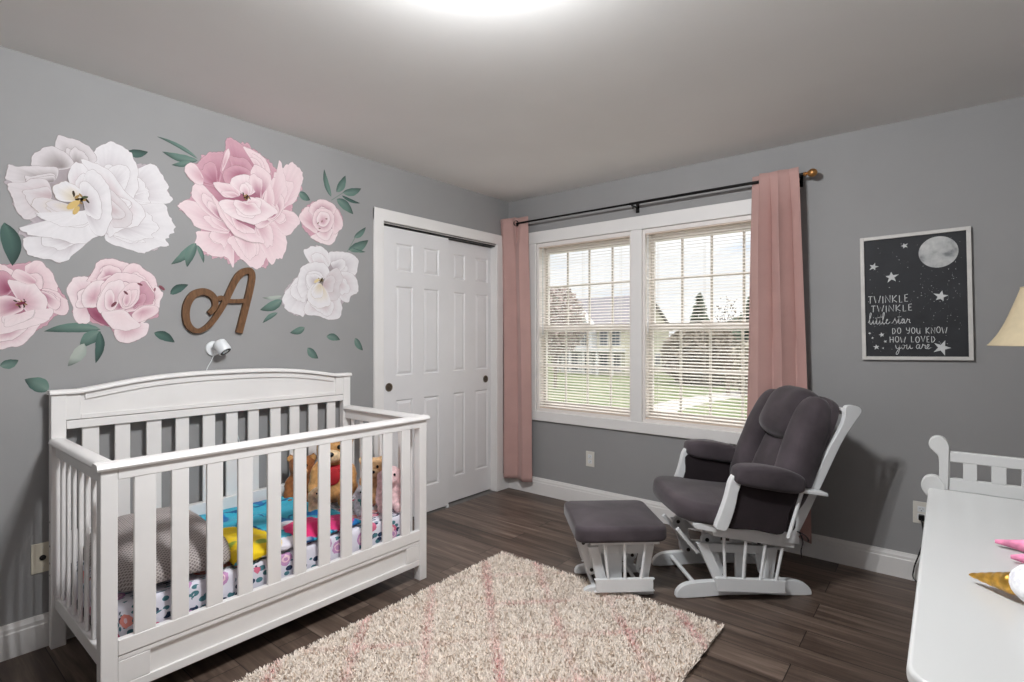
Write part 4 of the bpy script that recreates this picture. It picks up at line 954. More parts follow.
# ------------------------------------------------------------------ stuffed toys
def fur(name, c): return paint(name, c, .95, .14, 40, spec=.1, bump=.6, bscale=160, sheen=.3)
F_GOLD = fur('honey_plush', (190, 144, 94)); F_TAN = fur('tan_plush', (212, 172, 130)); F_BRN = fur('brown_plush', (140, 90, 56)); F_CRM = fur('cream_plush', (224, 196, 158))
F_WHT = fur('pale_grey_plush', (214, 214, 220)); F_PNK = fur('blush_plush', (226, 190, 192)); F_LTN = fur('light_tan_plush', (206, 176, 144))
REDC = paint('red_cloth', (176, 38, 46), .8, .06, 30); TEALC = paint('teal_cloth', (92, 152, 150), .8, .05, 30)
def plush(label, loc, rz, s, furm, muz, ears='round', scarf=None, lie=0, group='stuffed toys in the crib', kind='plush_bear', inner=None):
    r = thing(kind, label, 'stuffed toy', loc, rz, group)
    r.rotation_euler = (0, lie, rz)
    S = lambda *v: tuple(q*s for q in v)
    m = MB(); B = lambda c, h: m.blob(S(*c), S(*h), 1, 1, nu=18, nv=12)
    B((0,0,.30),(.22,.23,.30)); B((.02,0,.78),(.23,.26,.23)); B((0,0,.56),(.12,.13,.12))
    for q in (-1, 1):
        B((.20,q*.17,.11),(.20,.10,.105)); B((.36,q*.19,.14),(.075,.10,.135))
        B((.10,q*.25,.42),(.10,.085,.20)); B((.16,q*.27,.27),(.09,.085,.10))
        if ears == 'round': B((-.02,q*.215,.96),(.06,.10,.10))
        elif ears == 'long': B((-.03,q*.12,1.16),(.045,.07,.24))
        else: B((-.02,q*.27,.70),(.07,.06,.19))
    m.build('body', furm, r, remesh=.055*s if s > .25 else .06*s)
    MB().blob(S(.215,0,.725), S(.10,.135,.095), 1, 1, nu=18, nv=12).build('muzzle', muz, r)
    MB().blob(S(.315,0,.765), S(.03,.05,.035), 1, 1, nu=12, nv=8).build('nose', DARKP, r)
    for q in (-1, 1):
        MB().blob(S(.222,q*.10,.85), S(.022,.028,.032), 1, 1, nu=10, nv=8).build('eye', DARKP, r)
        if ears == 'round': MB().blob(S(.035,q*.215,.96), S(.022,.068,.068), 1, 1, nu=12, nv=8).build('ear_lining', inner or muz, r)
    if scarf:
        m = MB(); m.tube([S(.155*math.cos(a)+.01, .175*math.sin(a), .555-.03*math.cos(a)) for a in [2*PI*i/24 for i in range(24)]], .055*s, 8, True)
        m.blob(S(.215,0,.44), S(.03,.12,.13), 1, 1, nu=14, nv=10); m.build('scarf', scarf, r)
    return r
plush('honey-brown teddy bear with a red scarf sitting in the crib', (.27, -1.85, MZ), -.75, .385, F_GOLD, F_CRM, scarf=REDC)
plush('plain brown teddy bear partly hidden left of the scarf bear', (.165, -1.985, MZ), -.6, .27, F_BRN, F_GOLD, inner=F_GOLD)
plush('small floppy-eared tan plush puppy in front of the brown bear', (.44, -2.05, MZ), -.35, .165, F_LTN, F_CRM, 'flop', kind='plush_puppy')
plush('small pale grey plush bunny in the middle of the toys', (.545, -1.865, MZ), -.4, .145, F_WHT, F_WHT, 'long', scarf=TEALC, kind='plush_bunny')
plush('light tan plush bear sitting at the right end of the toys', (.46, -1.735, MZ), -.65, .26, F_TAN, F_CRM)
plush('blush pink plush bunny at the front right corner of the crib', (.605, -1.725, MZ), -.75, .235, F_PNK, F_PNK, 'flop', kind='plush_bunny')
# ------------------------------------------------------------------ shaggy rug
RX0, RX1, RY0, RY1 = .885, 2.165, -2.93, -1.13
rug = thing('shag_rug', 'cream shag rug with faint pink lattice lines on the dark floor', 'rug', ((RX0+RX1)/2, (RY0+RY1)/2, 0))
hx, hy = (RX1-RX0)/2, (RY1-RY0)/2
MB().slab(rr(hx-.012, hy-.012, .03), 0, .016, .008).build('backing', paint('rug_backing', (226, 212, 198), .95, .05, 60), rug)
rs = random.Random(21); V, Fc, Cc = [], [], []
cxr, cyr = rug.location.x, rug.location.y
N = 100000
for i in range(N):
    x = rs.uniform(-hx+.008, hx-.008); y = rs.uniform(-hy+.008, hy-.008)
    wx, wy = x+cxr, y+cyr
    n1 = noise.noise(Vector((wx*26, wy*26, 0))); n2 = noise.noise(Vector((wx*18, wy*18, 7)))
    a = 2*PI*(n1*1.2 + .5) + rs.gauss(0, 1.5); ln = rs.uniform(.006, .016); h = rs.uniform(.025, .031)*(1+.06*n2)
    ex = max(abs(x)/hx, 0); 
    dx, dy = math.cos(a)*ln, math.sin(a)*ln
    w = rs.uniform(.0018, .0032); px_, py_ = -math.sin(a)*w, math.cos(a)*w
    d1 = ((wx+wy+8.0) % .40); d1 = min(d1, .40-d1); d2 = ((wx-wy+.03+8.0) % .42); d2 = min(d2, .42-d2)
    wob = .010*noise.noise(Vector((wx*14, wy*14, 3)))
    pk = max(0, 1-abs(d1+wob)/.042)*(rs.random() < .7)*1*(.25+.75*max(0, min(1, .5+1.6*noise.noise(Vector((wx*3.2, wy*3.2, 11)))))) 
    pk = max(pk, max(0, 1-abs(d2+wob)/.036)*(rs.random() < .7)*(.10+.55*max(0, min(1, .3+1.6*noise.noise(Vector((wx*3.0, wy*3.0, 17)))))))
    tone = rs.uniform(.88, 1.05)
    c = mixc((246, 235, 224), (228, 172, 170), min(1, pk*.75)); c = tuple(min(255, q*tone) for q in c)
    b = len(V)
    V += [(x-px_, y-py_, .013), (x+px_, y+py_, .013), (x+dx*.45-px_*.95, y+dy*.45-py_*.95, h*.72), (x+dx*.45+px_*.95, y+dy*.45+py_*.95, h*.72), (x+dx-px_*.55, y+dy-py_*.55, h), (x+dx+px_*.55, y+dy+py_*.55, h)]
    Fc += [(b, b+1, b+3, b+2), (b+2, b+3, b+5, b+4)]; cl = rgba(c); Cc += [*cl]*6
me = bpy.data.meshes.new('pile'); me.from_pydata(V, [], Fc); at = me.attributes.new('Col', 'FLOAT_COLOR', 'POINT'); at.data.foreach_set('color', Cc)
t = NT('rug_yarn'); a = t.n('ShaderNodeAttribute', attribute_name='Col'); t.set(a.outputs['Color'], .95, 0, .1)
me.materials.append(t.m)
for p_ in me.polygons: p_.use_smooth = True
pile = bpy.data.objects.new('pile', me); C.objects.link(pile); pile.parent = rug; pile['kind'] = 'stuff'
# ------------------------------------------------------------------ glider chair (local x = towards its back, y = away from the camera side)
GA = math.atan2(.667, .745)
gu = Vector((math.cos(GA), math.sin(GA), 0)); gv = Vector((-math.sin(GA), math.cos(GA), 0))
GO = Vector((2.011, -.608, 0))
gl = thing('glider_chair', 'white wooden glider armchair with charcoal cushions by the right curtain', 'armchair', GO, GA)
XZP = ((1,0,0),(0,0,1),(0,-1,0))
def side_prism(m, pts, y, th):
    """polygon in (x, z) extruded across y, centred on y"""
    return m.prism(pts, -th/2, th/2, (0, y, 0), XZP)
def sm(pts, k=4): return catmull(pts, k, True)
RUN = catmull([(-.350,.004),(-.346,.030),(-.320,.058),(-.270,.074),(-.15,.081),(0,.083),(.2,.080),(.255,.073),(.305,.056),(.332,.026),(.335,.003)], 3) + [(.30,0),(.20,.002),(.1,.010),(-.1,.011),(-.22,.003),(-.31,0)]
for s in (-1, 1):
    y = s*.185
    m = MB(); side_prism(m, RUN, y, .034); m.build('base_runner', GLW, gl, bevel=.004)
    m = MB(); side_prism(m, [(-.245,.268),(-.190,.268),(-.098,.072),(-.152,.072)], y, .024); m.build('base_post', GLW, gl, bevel=.004)
    m = MB(); side_prism(m, [(.112,.24),(.165,.24),(.140,.072),(.090,.072)], y, .024); m.build('base_post', GLW, gl, bevel=.004)
    m = MB(); side_prism(m, [(-.205,.262),(.15,.238),(.15,.196),(-.185,.216)], y*.90, .022); m.build('base_rail', GLW, gl, bevel=.004)
    m = MB(); side_prism(m, [(-.035,.225),(.028,.222),(.022,.075),(-.030,.075)], y*.80, .016); m.build('base_panel', GLW, gl, bevel=.003)
    # rounded swing links with bolts
    for (ax_, az, bx, bz, nm) in ((-.222,.264,-.165,.108,'front'), (.095,.245,.125,.105,'rear')):
        d = Vector((bx-ax_, bz-az)); L = d.length; d.normalize(); n2 = Vector((-d.y, d.x)); w = .030
        pts = [(ax_ + w*(math.cos(t)*n2.x - math.sin(t)*d.x), az + w*(math.cos(t)*n2.y - math.sin(t)*d.y)) for t in [PI*i/8 for i in range(9)]] + \
              [(bx - w*(math.cos(t)*n2.x - math.sin(t)*d.x), bz - w*(math.cos(t)*n2.y - math.sin(t)*d.y)) for t in [PI*i/8 for i in range(9)]]
        pts = [(x_ + (.05 if s < 0 and nm == 'front' else 0), z_) for x_, z_ in pts]; sh = .05 if s < 0 and nm == 'front' else 0
        m = MB(); side_prism(m, pts, s*.135, .018); k = m.build('swing_link', GLW, gl, bevel=.002)
        for (px, pz) in ((ax_+sh, az), (bx+sh, bz)): MB().cyl((px, s*.135-.0125, pz), (px, s*.135+.0125, pz), .010, n=12).build('bolt', STEEL, k)
    m = MB(); m.bar((-.312, s*.105, .310), (-.205, s*.105, .185), .020, .020, (0,1,0)); m.build('link_strut', GLW, gl, bevel=.003)
    y = s*.245
    m = MB(); side_prism(m, sm([(-.172,.108),(-.160,.120),(-.05,.113),(.155,.099),(.168,.092),(.166,.050),(.155,.040),(-.05,.052),(-.155,.057),(-.168,.066)], 3), y, .022); m.build('lower_board', GLW, gl, bevel=.003)
    for a, b in ((-.131,-.126),(-.022,-.037),(.075,.048),(.160,.125)):
        t0 = .305 - (a+.131)*.2; MB().cyl((a, y, t0+.012), (b, y, .106-(b+.126)*.07), .0075, n=12).build('spindle', GLW, gl)
    m = MB(); side_prism(m, [(-.198,.350),(-.190,.325),(.212,.258),(.216,.290)], y, .028); m.build('side_rail', GLW, gl, bevel=.004)
    m = MB(); side_prism(m, sm([(-.285,.374),(-.27,.392),(-.128,.388),(.205,.335),(.226,.322),(.228,.288),(.205,.286),(-.13,.338),(-.25,.362)], 3), s*.250, .040); m.build('seat_rail', GLW, gl, bevel=.004)
    y = s*.305
    m = MB(); side_prism(m, sm([(x_+.022, z_) for x_, z_ in [(-.226,.388),(-.204,.45),(-.182,.51),(-.168,.56),(-.158,.60),(-.142,.628),(-.121,.638),(-.104,.626),(-.103,.595),(-.119,.55),(-.129,.50),(-.146,.44),(-.174,.376),(-.202,.375)]], 3), y, .038); m.build('arm_post', GLW, gl, bevel=.005)
    m = MB(); side_prism(m, [(-.09,.594),(.335,.528),(.332,.546),(-.09,.612)], y, .056); m.build('armrest', GLW, gl, bevel=.004)
    MB().cyl((.218, y+s*.006, .550), (.150, y+s*.006, .330), .009, n=12).build('arm_spindle', GLW, gl)
    # padded armrest and side pouch
    dx = Vector((.352, 0, -.056)).normalized(); dz = Vector((-dx.z, 0, dx.x))
    m = MB(); m.blob((.054, y, .611), (.172, .056, .048), .5, .45, (dx, (0,1,0), dz), 36, 18, .004, 12, s+3, fn=lambda p, u: p + Vector((0, 0, .014*(1-u.x*u.x)*(1 if u.z > 0 else 0))))
    m.build('arm_pad', MIC, gl)
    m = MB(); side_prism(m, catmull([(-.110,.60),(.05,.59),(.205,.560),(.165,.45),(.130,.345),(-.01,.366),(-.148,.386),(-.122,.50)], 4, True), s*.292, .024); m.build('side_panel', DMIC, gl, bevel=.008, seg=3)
    # back stile
    st = [(.172,.350),(.205,.330),(.227,.352),(.33,.56),(.43,.765),(.492,.862),(.530,.915),(.528,.938),(.505,.950),(.470,.952),(.452,.938),(.440,.865),(.36,.725),(.27,.545)]
    m = MB(); side_prism(m, catmull([(x_+.008, z_) for x_, z_ in st], 3, True), s*.258, .026); m.build('back_stile', GLW, gl, bevel=.004)
m = MB()
for x, z in ((-.242, .052), (.215, .048)): m.cyl((x, -.185, z), (x, .185, z), .011, n=14)
m.build('stretcher', GLW, gl)
MB().box(-.26, -.235, -.235, .235, .345, .385).build('front_seat_rail', GLW, gl, bevel=.004)
MB().box(.175, .20, -.235, .235, .285, .325).build('rear_seat_rail', GLW, gl, bevel=.004)
m = MB(); m.bar((.492, -.238, .915), (.492, .238, .915), .055, .022, (.49,0,.87)); m.build('top_rail', GLW, gl, bevel=.006)
for y in (-.14, -.047, .047, .14): m = MB(); m.bar((.245, y, .42), (.470, y, .885), .018, .04, (.87,0,-.49)); m.build('back_slat', GLW, gl, bevel=.003)
# seat cushion, tilted up at the front
sa = math.radians(7); sx = Vector((math.cos(sa), 0, -math.sin(sa))); sz = Vector((math.sin(sa), 0, math.cos(sa)))
SO = catmull([(-.405,0),(-.402,-.12),(-.390,-.205),(-.335,-.272),(-.225,-.290),(-.185,-.268),(-.02,-.264),(.19,-.258),(.205,0),(.19,.258),(-.02,.264),(-.185,.268),(-.225,.290),(-.335,.272),(-.390,.205),(-.402,.12)], 4, True)
m = MB(); m.slab(SO, .352, .452, .034, .018, (sx, (0,1,0), sz), steps=5); m.build('seat_cushion', MIC, gl, angle=80)
# back cushion
bL = Vector((.423, 0, .906)); bN = Vector((-.906, 0, .423)); bO = Vector((.225, 0, .415))
def bb(y, a, n): return bO + Vector((0, y, 0)) + bL*a + bN*n
m = MB(); m.blob(bb(0, .29, .030), (.265, .315, .034), .4, .35, ((0,1,0), bL, bN), 32, 14)
bc = m.build('back_cushion', MIC, gl)
m = MB(); m.blob(bb(0, .185, .072), (.135, .200, .044), .6, .4, ((0,1,0), bL, bN), 30, 16, .004, 14, 2); m.build('lumbar_pad', MIC, bc)
m = MB(); m.blob(bb(0, .468, .105), (.165, .148, .090), .8, .55, ((0,1,0), bL, bN), 36, 22, .009, 11, 5, fn=lambda p, u: p + bN*(-.02*max(0, u.y))); m.build('head_pillow', MIC, bc)
for s in (-1, 1):
    m = MB(); m.blob(bb(s*.205, .280, .078), (.084, .300, .088), .75, .6, ((0,1,0), bL, bN), 32, 26, .006, 10, 8+s, fn=lambda p, u: p + Vector((0, -s*.018*u.y, 0)) + bN*(.020*u.y)); m.build('side_bolster', MIC, bc)
m = MB()
m.tube(catmull([(.212,-.262,.345),(.235,-.285,.340),(.26,-.29,.318),(.262,-.288,.302)], 4), .003, 6); m.tube(catmull([(.225,-.282,.345),(.236,-.288,.30),(.228,-.287,.26),(.232,-.286,.225)], 4), .003, 6)
m.build('tie_strap', DMIC, gl)

# ------------------------------------------------------------------ ottoman
oo = GO + gu*-.626 + gv*-.02
ot = thing('glider_ottoman', 'small white gliding footstool with a flat charcoal cushion beside the rug', 'footstool', oo, GA)
RUN2 = catmull([(-.178,.004),(-.172,.028),(-.150,.043),(-.10,.050),(0,.051),(.10,.050),(.150,.043),(.172,.028),(.178,.004)], 3) + [(.14,0),(.07,.006),(-.07,.006),(-.14,0)]
for s in (-1, 1):
    y = s*.125
    m = MB(); side_prism(m, RUN2, y, .030); m.build('base_runner', GLW, ot, bevel=.004)
    for pts in ([(-.152,.245),(-.100,.245),(-.048,.045),(-.102,.045)], [(.140,.250),(.182,.250),(.145,.045),(.102,.045)]):
        m = MB(); side_prism(m, pts, y, .022); m.build('base_post', GLW, ot, bevel=.004)
    m = MB(); side_prism(m, [(-.115,.244),(.15,.244),(.14,.200),(-.105,.200)], y*.88, .020); m.build('base_rail', GLW, ot, bevel=.003)
    m = MB(); side_prism(m, [(-.050,.205),(.028,.205),(.024,.048),(-.046,.048)], y*.8, .014); m.build('base_panel', GLW, ot, bevel=.003)
    y = s*.180
    m = MB(); side_prism(m, sm([(-.122,.096),(-.108,.104),(.145,.104),(.158,.096),(.158,.052),(.146,.042),(-.106,.042),(-.120,.050)], 3), y, .020); m.build('lower_board', GLW, ot, bevel=.003)
    for a, b in ((-.080,-.060),(.020,.022),(.124,.102)): MB().cyl((a, y, .276), (b, y, .10), .0075, n=12).build('spindle', GLW, ot)
    m = MB(); m.box(-.150, .188, y-.016, y+.016, .274, .291); m.build('top_rail', GLW, ot, bevel=.003)
    for ax_, az, bx, bz in ((-.168,.248,-.126,.112), (.150,.240,.128,.112)):
        d = Vector((bx-ax_, bz-az)); d.normalize(); n2 = Vector((-d.y, d.x)); w = .026
        pts = [(ax_ + w*(math.cos(t)*n2.x - math.sin(t)*d.x), az + w*(math.cos(t)*n2.y - math.sin(t)*d.y)) for t in [PI*i/8 for i in range(9)]] + \
              [(bx - w*(math.cos(t)*n2.x - math.sin(t)*d.x), bz - w*(math.cos(t)*n2.y - math.sin(t)*d.y)) for t in [PI*i/8 for i in range(9)]]
        m = MB(); side_prism(m, pts, s*.085, .016); k = m.build('swing_link', GLW, ot, bevel=.002)
        for (px, pz) in ((ax_, az), (bx, bz)): MB().cyl((px, s*.085-.0115, pz), (px, s*.085+.0115, pz), .009, n=12).build('bolt', STEEL, k)
m = MB()
for x in (-.115, .11): m.cyl((x, -.125, .032), (x, .125, .032), .010, n=14)
m.build('stretcher', GLW, ot)
m = MB()
for x in (-.14, .165): m.box(x-.012, x+.012, -.165, .165, .2745, .2915)
m.build('cross_rail', GLW, ot, bevel=.002)
m = MB(); m.slab(rr(.226, .224, .045, 7), .291, .368, .022, .012, steps=5)
m.build('cushion', MIC, ot, angle=80)

# ------------------------------------------------------------------ white dresser with changing rail
DX0, DX1, DY0, DY1, DZ = 2.869, 3.40, -2.597, -1.345, .80
dr = thing('changing_dresser', 'glossy white changing-table dresser with a scrolled rail end at the right', 'dresser', ((DX0+DX1)/2, (DY0+DY1)/2, 0))
DO = Vector(dr.location)
def dp(name, mb, mat=DRESSW, par=dr, bevel=.003, **k):
    for v in mb.bm.verts: v.co -= DO
    return mb.build(name, mat, par, bevel=bevel, **k)
hx2, hy2 = (DX1-DX0)/2, (DY1-DY0)/2
n_ = 6
top = [(DX1, DY1), (DX0, DY1)] + [(DX0+.045-.045*math.cos(PI/2*i/n_), DY0+.045-.045*math.sin(PI/2*i/n_)) for i in range(n_+1)] + [(DX1, DY0)]
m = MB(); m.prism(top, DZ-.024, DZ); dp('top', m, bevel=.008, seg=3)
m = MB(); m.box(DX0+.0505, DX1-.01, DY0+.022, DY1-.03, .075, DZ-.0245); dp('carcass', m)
for (x, y) in ((DX0+.085, DY0+.06), (DX1-.05, DY0+.06), (DX0+.085, DY1-.065), (DX1-.05, DY1-.065)):
    dp('foot', MB().lathe([(.022, 0), (.028, .02), (.030, .0755)], 16, (x, y, 0)), bevel=0)
for i in range(3):
    for j in range(2):
        z0 = .10 + .222*i; y0 = DY0+.05 + j*.575
        f = dp('drawer', MB().box(DX0+.035, DX0+.050, y0, y0+.56, z0, z0+.208))
        for q in (.14, .42): dp('knob', MB().lathe([(.006, 0), (.006, .012), (.015, .018), (.015, .025), (.004, .029)], 16, (DX0+.035, y0+q, z0+.104), ((0,1,0),(0,0,1),(-1,0,0))), NICKEL, f, bevel=0)
RYY = DY1
sc_up = catmull([(2.919,.800),(2.9205,.85),(2.9215,.921),(2.9205,.944),(2.910,.963),(2.893,.9685),(2.877,.961),(2.870,.944),(2.874,.928),(2.884,.917),(2.8945,.902),(2.896,.870),(2.896,.800)], 4)
m = MB(); m.prism(sc_up, -.014, .014, (0, RYY, 0), ((1,0,0),(0,0,1),(0,-1,0))); dp('scroll_post', m)
sc_lo = catmull([(2.912,.815),(2.897,.836),(2.878,.841),(2.860,.832),(2.851,.812),(2.853,.792),(2.863,.776),(2.872,.766),(2.876,.70)], 4) + [(2.912,.70)]
m = MB(); m.prism(sc_lo, -.015, .015, (0, RYY-.001, 0), ((1,0,0),(0,0,1),(0,-1,0))); dp('end_scroll', m)
m = MB(); m.box(2.921, 3.40, RYY-.010, RYY+.010, .890, .923); dp('changing_rail', m)
m = MB(); m.box(2.921, 3.40, RYY-.010, RYY+.010, .800, .839); dp('changing_rail', m)
x = 2.9215
for a, b in ((2.921, 2.9235), (2.955, 2.988), (3.021, 3.055), (3.088, 3.121), (3.154, 3.187), (3.220, 3.253), (3.286, 3.319), (3.352, 3.40)):
    dp('rail_slat', MB().box(a, b, RYY-.0098, RYY+.0098, .8385, .8905), bevel=.001)

# ------------------------------------------------------------------ unicorn plush on the dresser
PINKS = fur('pink_satin_plush', (226, 140, 172))
un = thing('plush_unicorn', 'white plush unicorn with a gold horn lying on the white dresser', 'stuffed toy', (3.14, -2.15, DZ))
m = MB(); hc = Vector((-.070, -.075, .046))
m.blob(hc, (.072, .056, .045), 1, 1, nu=24, nv=16); m.blob((.02, -.10, .048), (.07, .055, .047), 1, 1, nu=20, nv=14)
m.blob((.10, .03, .075), (.13, .10, .074), 1, 1, nu=24, nv=16); m.blob((.04, -.02, .065), (.07, .06, .06), 1, 1, nu=18, nv=12)
m.build('body', fur('white_plush', (228, 226, 234)), un, remesh=.012)
hd = Vector((-1, .16, -.62)).normalized(); h0 = hc + Vector((-.066, .006, -.012)); hx_ = hd.orthogonal().normalized(); hy_ = hd.cross(hx_)
tip = Vector((2.950-3.14, -2.149+2.15, .015)); hb = Vector((-.128, -.042, .030)); hd = (tip-hb); L = hd.length; hd.normalize(); hx_ = hd.orthogonal().normalized(); hy_ = hd.cross(hx_)
m = MB(); prof = []
for i in range(25):
    t_ = i/24; prof.append((.0185*(1-t_)**.9 + .0015 + .0012*abs(math.sin(t_*PI*5)), L*t_))
m.lathe([(.0185, -.03)] + prof, 20, hb, (hx_, hy_, hd)); h = m.build('horn', GOLD, un); h['label'] = 'shiny gold horn'
for nm, pts, rs_ in (('leg', [(.06,.06,.055),(-.02,.20,.026),(-.075,.262,.0165),(-.138,.276,.012)], [.045,.030,.0165,.004]), ('leg', [(.07,.0,.06),(.0,.13,.03),(-.07,.172,.0165),(-.118,.180,.012)], [.045,.030,.0165,.004])):
    q = catmull(pts, 7); rr_ = [catmull([(r,) for r in rs_], 7)[i][0] for i in range(len(q))]
    q = [(p[0], p[1], max(p[2], rr_[i]+.0005)) for i, p in enumerate(q)]
    m = MB(); m.tube(q, rr_, 16); k = m.build(nm, PINKS, un); k['label'] = 'pink leg'
for s in (-1, 1): MB().blob((-.035+.01*s, -.075+.05*s, .088), (.012, .022, .034), 1, 1, nu=12, nv=8).build('ear', PINKS, un)
m = MB()
for i in range(5): m.blob((-.02+.03*i, -.07+.03*i, .088+.010*i), (.026, .024, .022), 1, 1, nu=12, nv=8)
m.build('mane', PINKS, un, remesh=.010)

# ------------------------------------------------------------------ lamp behind the dresser
LX, LY = 3.245, -.50
lp = thing('floor_lamp', 'lamp with a flared cream bell shade at the right photo edge', 'lamp', (LX, LY, 0))
MB().lathe([(.14, 0), (.14, .012), (.125, .022), (.03, .032), (.016, .05), (.0005, .05)], 32).build('base', BRASS, lp)
MB().lathe([(.011, .045), (.011, 1.20), (.016, 1.21), (.016, 1.25), (.009, 1.26), (.009, 1.285), (.0005, 1.29)], 18).build('pole', BRASS, lp)
m = MB(); m.blob((0, 0, 1.335), (.03, .03, .045), 1, 1, nu=16, nv=12); m.build('bulb', WHITEP, lp)
m = MB()
for s in (-1, 1): m.tube(catmull([(s*.015, 0, 1.27), (s*.05, 0, 1.33), (s*.05, 0, 1.42), (s*.004, 0, 1.488)], 5), .0022, 6)
m.cyl((0,0,1.485), (0,0,1.500), .005, n=10)
for a in (0, 2*PI/3, 4*PI/3): m.cyl((0,0,1.487), (.092*math.cos(a), .092*math.sin(a), 1.486), .0016, n=6)
m.build('harp', BRASS, lp)
prof = [(.195, 1.251), (.187, 1.262), (.165, 1.296), (.142, 1.345), (.122, 1.400), (.105, 1.450), (.093, 1.488)]
pr2 = [(a, b) for a, b in catmull(prof, 4)]
m = MB(); m.lathe(pr2, 48, cap=False); sh = m.build('lamp_shade', SHADE, lp, solid=.002, angle=80)
m = MB()
for r, z in ((.1955, 1.2505), (.0935, 1.488)): m.tube([(r*math.cos(a), r*math.sin(a), z) for a in [2*PI*i/48 for i in range(48)]], .0028, 6, True)
m.build('trim_band', SHADE, sh)

# ------------------------------------------------------------------ added fill light on the ceiling, unseen above the view
FXX, FXY = 1.95, -2.5
cl = thing('added_fill_light', 'added fill light with a glowing bowl, unseen above the view', 'fill light', (FXX, FXY, H))
MB().lathe([(.172, 0), (.172, -.004), (.165, -.008), (.0005, -.008)], 36).build('fill_canopy', NICKEL, cl)
t = NT('fill_bowl_glow'); tr_ = t.n('ShaderNodeBsdfTransparent'); em_ = t.n('ShaderNodeEmission'); em_.inputs[0].default_value = (1, .95, .88, 1); em_.inputs[1].default_value = 2.0
mx_ = t.n('ShaderNodeMixShader'); mx_.inputs[0].default_value = .3; t.l(tr_.outputs[0], mx_.inputs[1]); t.l(em_.outputs[0], mx_.inputs[2]); t.l(mx_.outputs[0], t.out.inputs[0])
m = MB(); m.lathe([(.163, -.007), (.163, -.050), (.135, -.090), (.09, -.114), (.03, -.125), (.0005, -.126)], 36); m.build('bowl', t.m, cl)  # glowing shell of the added fill light
def lamp(name, typ, loc, energy, size, color, rot=(0,0,0)):
    d = bpy.data.lights.new(name, typ); d.energy = energy; d.color = color
    if typ == 'AREA': d.shape = 'DISK'; d.size = size
    else: d.shadow_soft_size = size
    o = bpy.data.objects.new(name, d); C.objects.link(o); o.location = loc; o.rotation_euler = rot; return o
for q_ in range(4): lamp('fill_point', 'POINT', (FXX+.115*math.cos(q_*PI/2+.4), FXY+.115*math.sin(q_*PI/2+.4), H-.034), E_LAMP/4, .022, LCOL)  # added point lights, the main fill for the room
lamp('fill_disk_down', 'AREA', (FXX, FXY, H-.135), E_DN, .26, LCOL)  # added area light, extra fill on floor and furniture

# ------------------------------------------------------------------ outside
GZ = -3.0
t = NT('lawn_grass'); co = t.coord((1, 1, 1)); nz = t.n('ShaderNodeTexNoise'); nz.inputs['Scale'].default_value = .35; nz.inputs['Detail'].default_value = 9; t.l(co, nz.inputs['Vector'])
t.set(t.ramp(nz.outputs['Fac'], [(.3, (76, 86, 52)), (.5, (92, 102, 66)), (.7, (116, 116, 88))]), .95, 0, .1); LAWN = t.m
struct(MB().box(-140, 80, 2.0, 170, GZ-.2, GZ).build('lawn', LAWN))
m = MB()
ctr = catmull([(-8.2, 19, 0), (-10.0, 24.5, 0), (-10.4, 30, 0), (-9.8, 36, 0), (-8.2, 42, 0), (-4, 50, 0)], 6)
A, B = [], []
for i, p in enumerate(ctr):
    d = (Vector(ctr[min(i+1, len(ctr)-1)]) - Vector(ctr[max(i-1, 0)])).normalized(); n = Vector((-d.y, d.x, 0))*1.15
    A.append([m.v(Vector(p)+n+Vector((0,0,GZ+h))) for h in (-.05, .02)]); B.append([m.v(Vector(p)-n+Vector((0,0,GZ+h))) for h in (-.05, .02)])
for i in range(len(ctr)-1):
    m.f([A[i][1], A[i+1][1], B[i+1][1], B[i][1]]); m.f([A[i][0], A[i+1][0], A[i+1][1], A[i][1]]); m.f([B[i][0], B[i][1], B[i+1][1], B[i+1][0]]); m.f([A[i][0], B[i][0], B[i+1][0], A[i+1][0]])
struct(m.build('path', paint('pale_concrete', (150, 146, 142), .9, .05, .5)))
# two storey house
hs = thing('house', 'pale two-storey house with gabled porch seen through the blinds', 'house', (-25.1, 51.0, GZ), PI - math.radians(7.5))
t = NT('lap_siding'); co = t.coord(); sp = t.n('ShaderNodeSeparateXYZ'); t.l(co, sp.inputs[0])
fr_ = t.math('FRACT', t.math('MULTIPLY', sp.outputs[2], 6.0)); t.set(t.mix(t.math('LESS_THAN', fr_, .12), (176, 172, 152), (150, 146, 130)), .8); SID = t.m
HWT = paint('house_white', (176, 176, 176), .7); ROOF = paint('grey_shingle', (112, 108, 112), .95, .08, 3); HGL = paint('dark_house_glass', (60, 66, 72), .3)
# local: +x runs left along the front, -y is away behind (rotated 180), so front faces +y local
Wd, Dp, EV, RG = 11.0, 9.4, 5.5, 9.2
m = MB(); m.box(0, Wd, -Dp, 0, 0, EV); m.prism([(0, EV), (-Dp, EV), (-Dp/2, RG)], 0, Wd, (0, 0, 0), ((0,1,0),(0,0,1),(1,0,0))); m.build('wall', SID, hs)
for s in (1, -1):
    m = MB(); y0, y1 = (.35, -Dp/2) if s > 0 else (-Dp-.35, -Dp/2)
    a = [m.v((x, y, z)) for x in (-.3, Wd+.3) for y, z in ((y0, EV-.2), (y1, RG+.12), (y1, RG-.08), (y0, EV-.4))]
    m.f([a[0], a[1], a[5], a[4]]); m.f([a[3], a[2], a[6], a[7]]); m.f([a[0], a[3], a[7], a[4]]); m.f(a[:4]); m.f(a[4:]); m.f([a[1], a[2], a[6], a[5]])
    m.build('roof', ROOF, hs)
m = MB()
for y0 in (.36, -Dp-.36): m.bar((-.32, y0, EV-.3), (-.32, -Dp/2, RG+.02), .08, .26, (1,0,0))
m.build('rake_trim', HWT, hs)
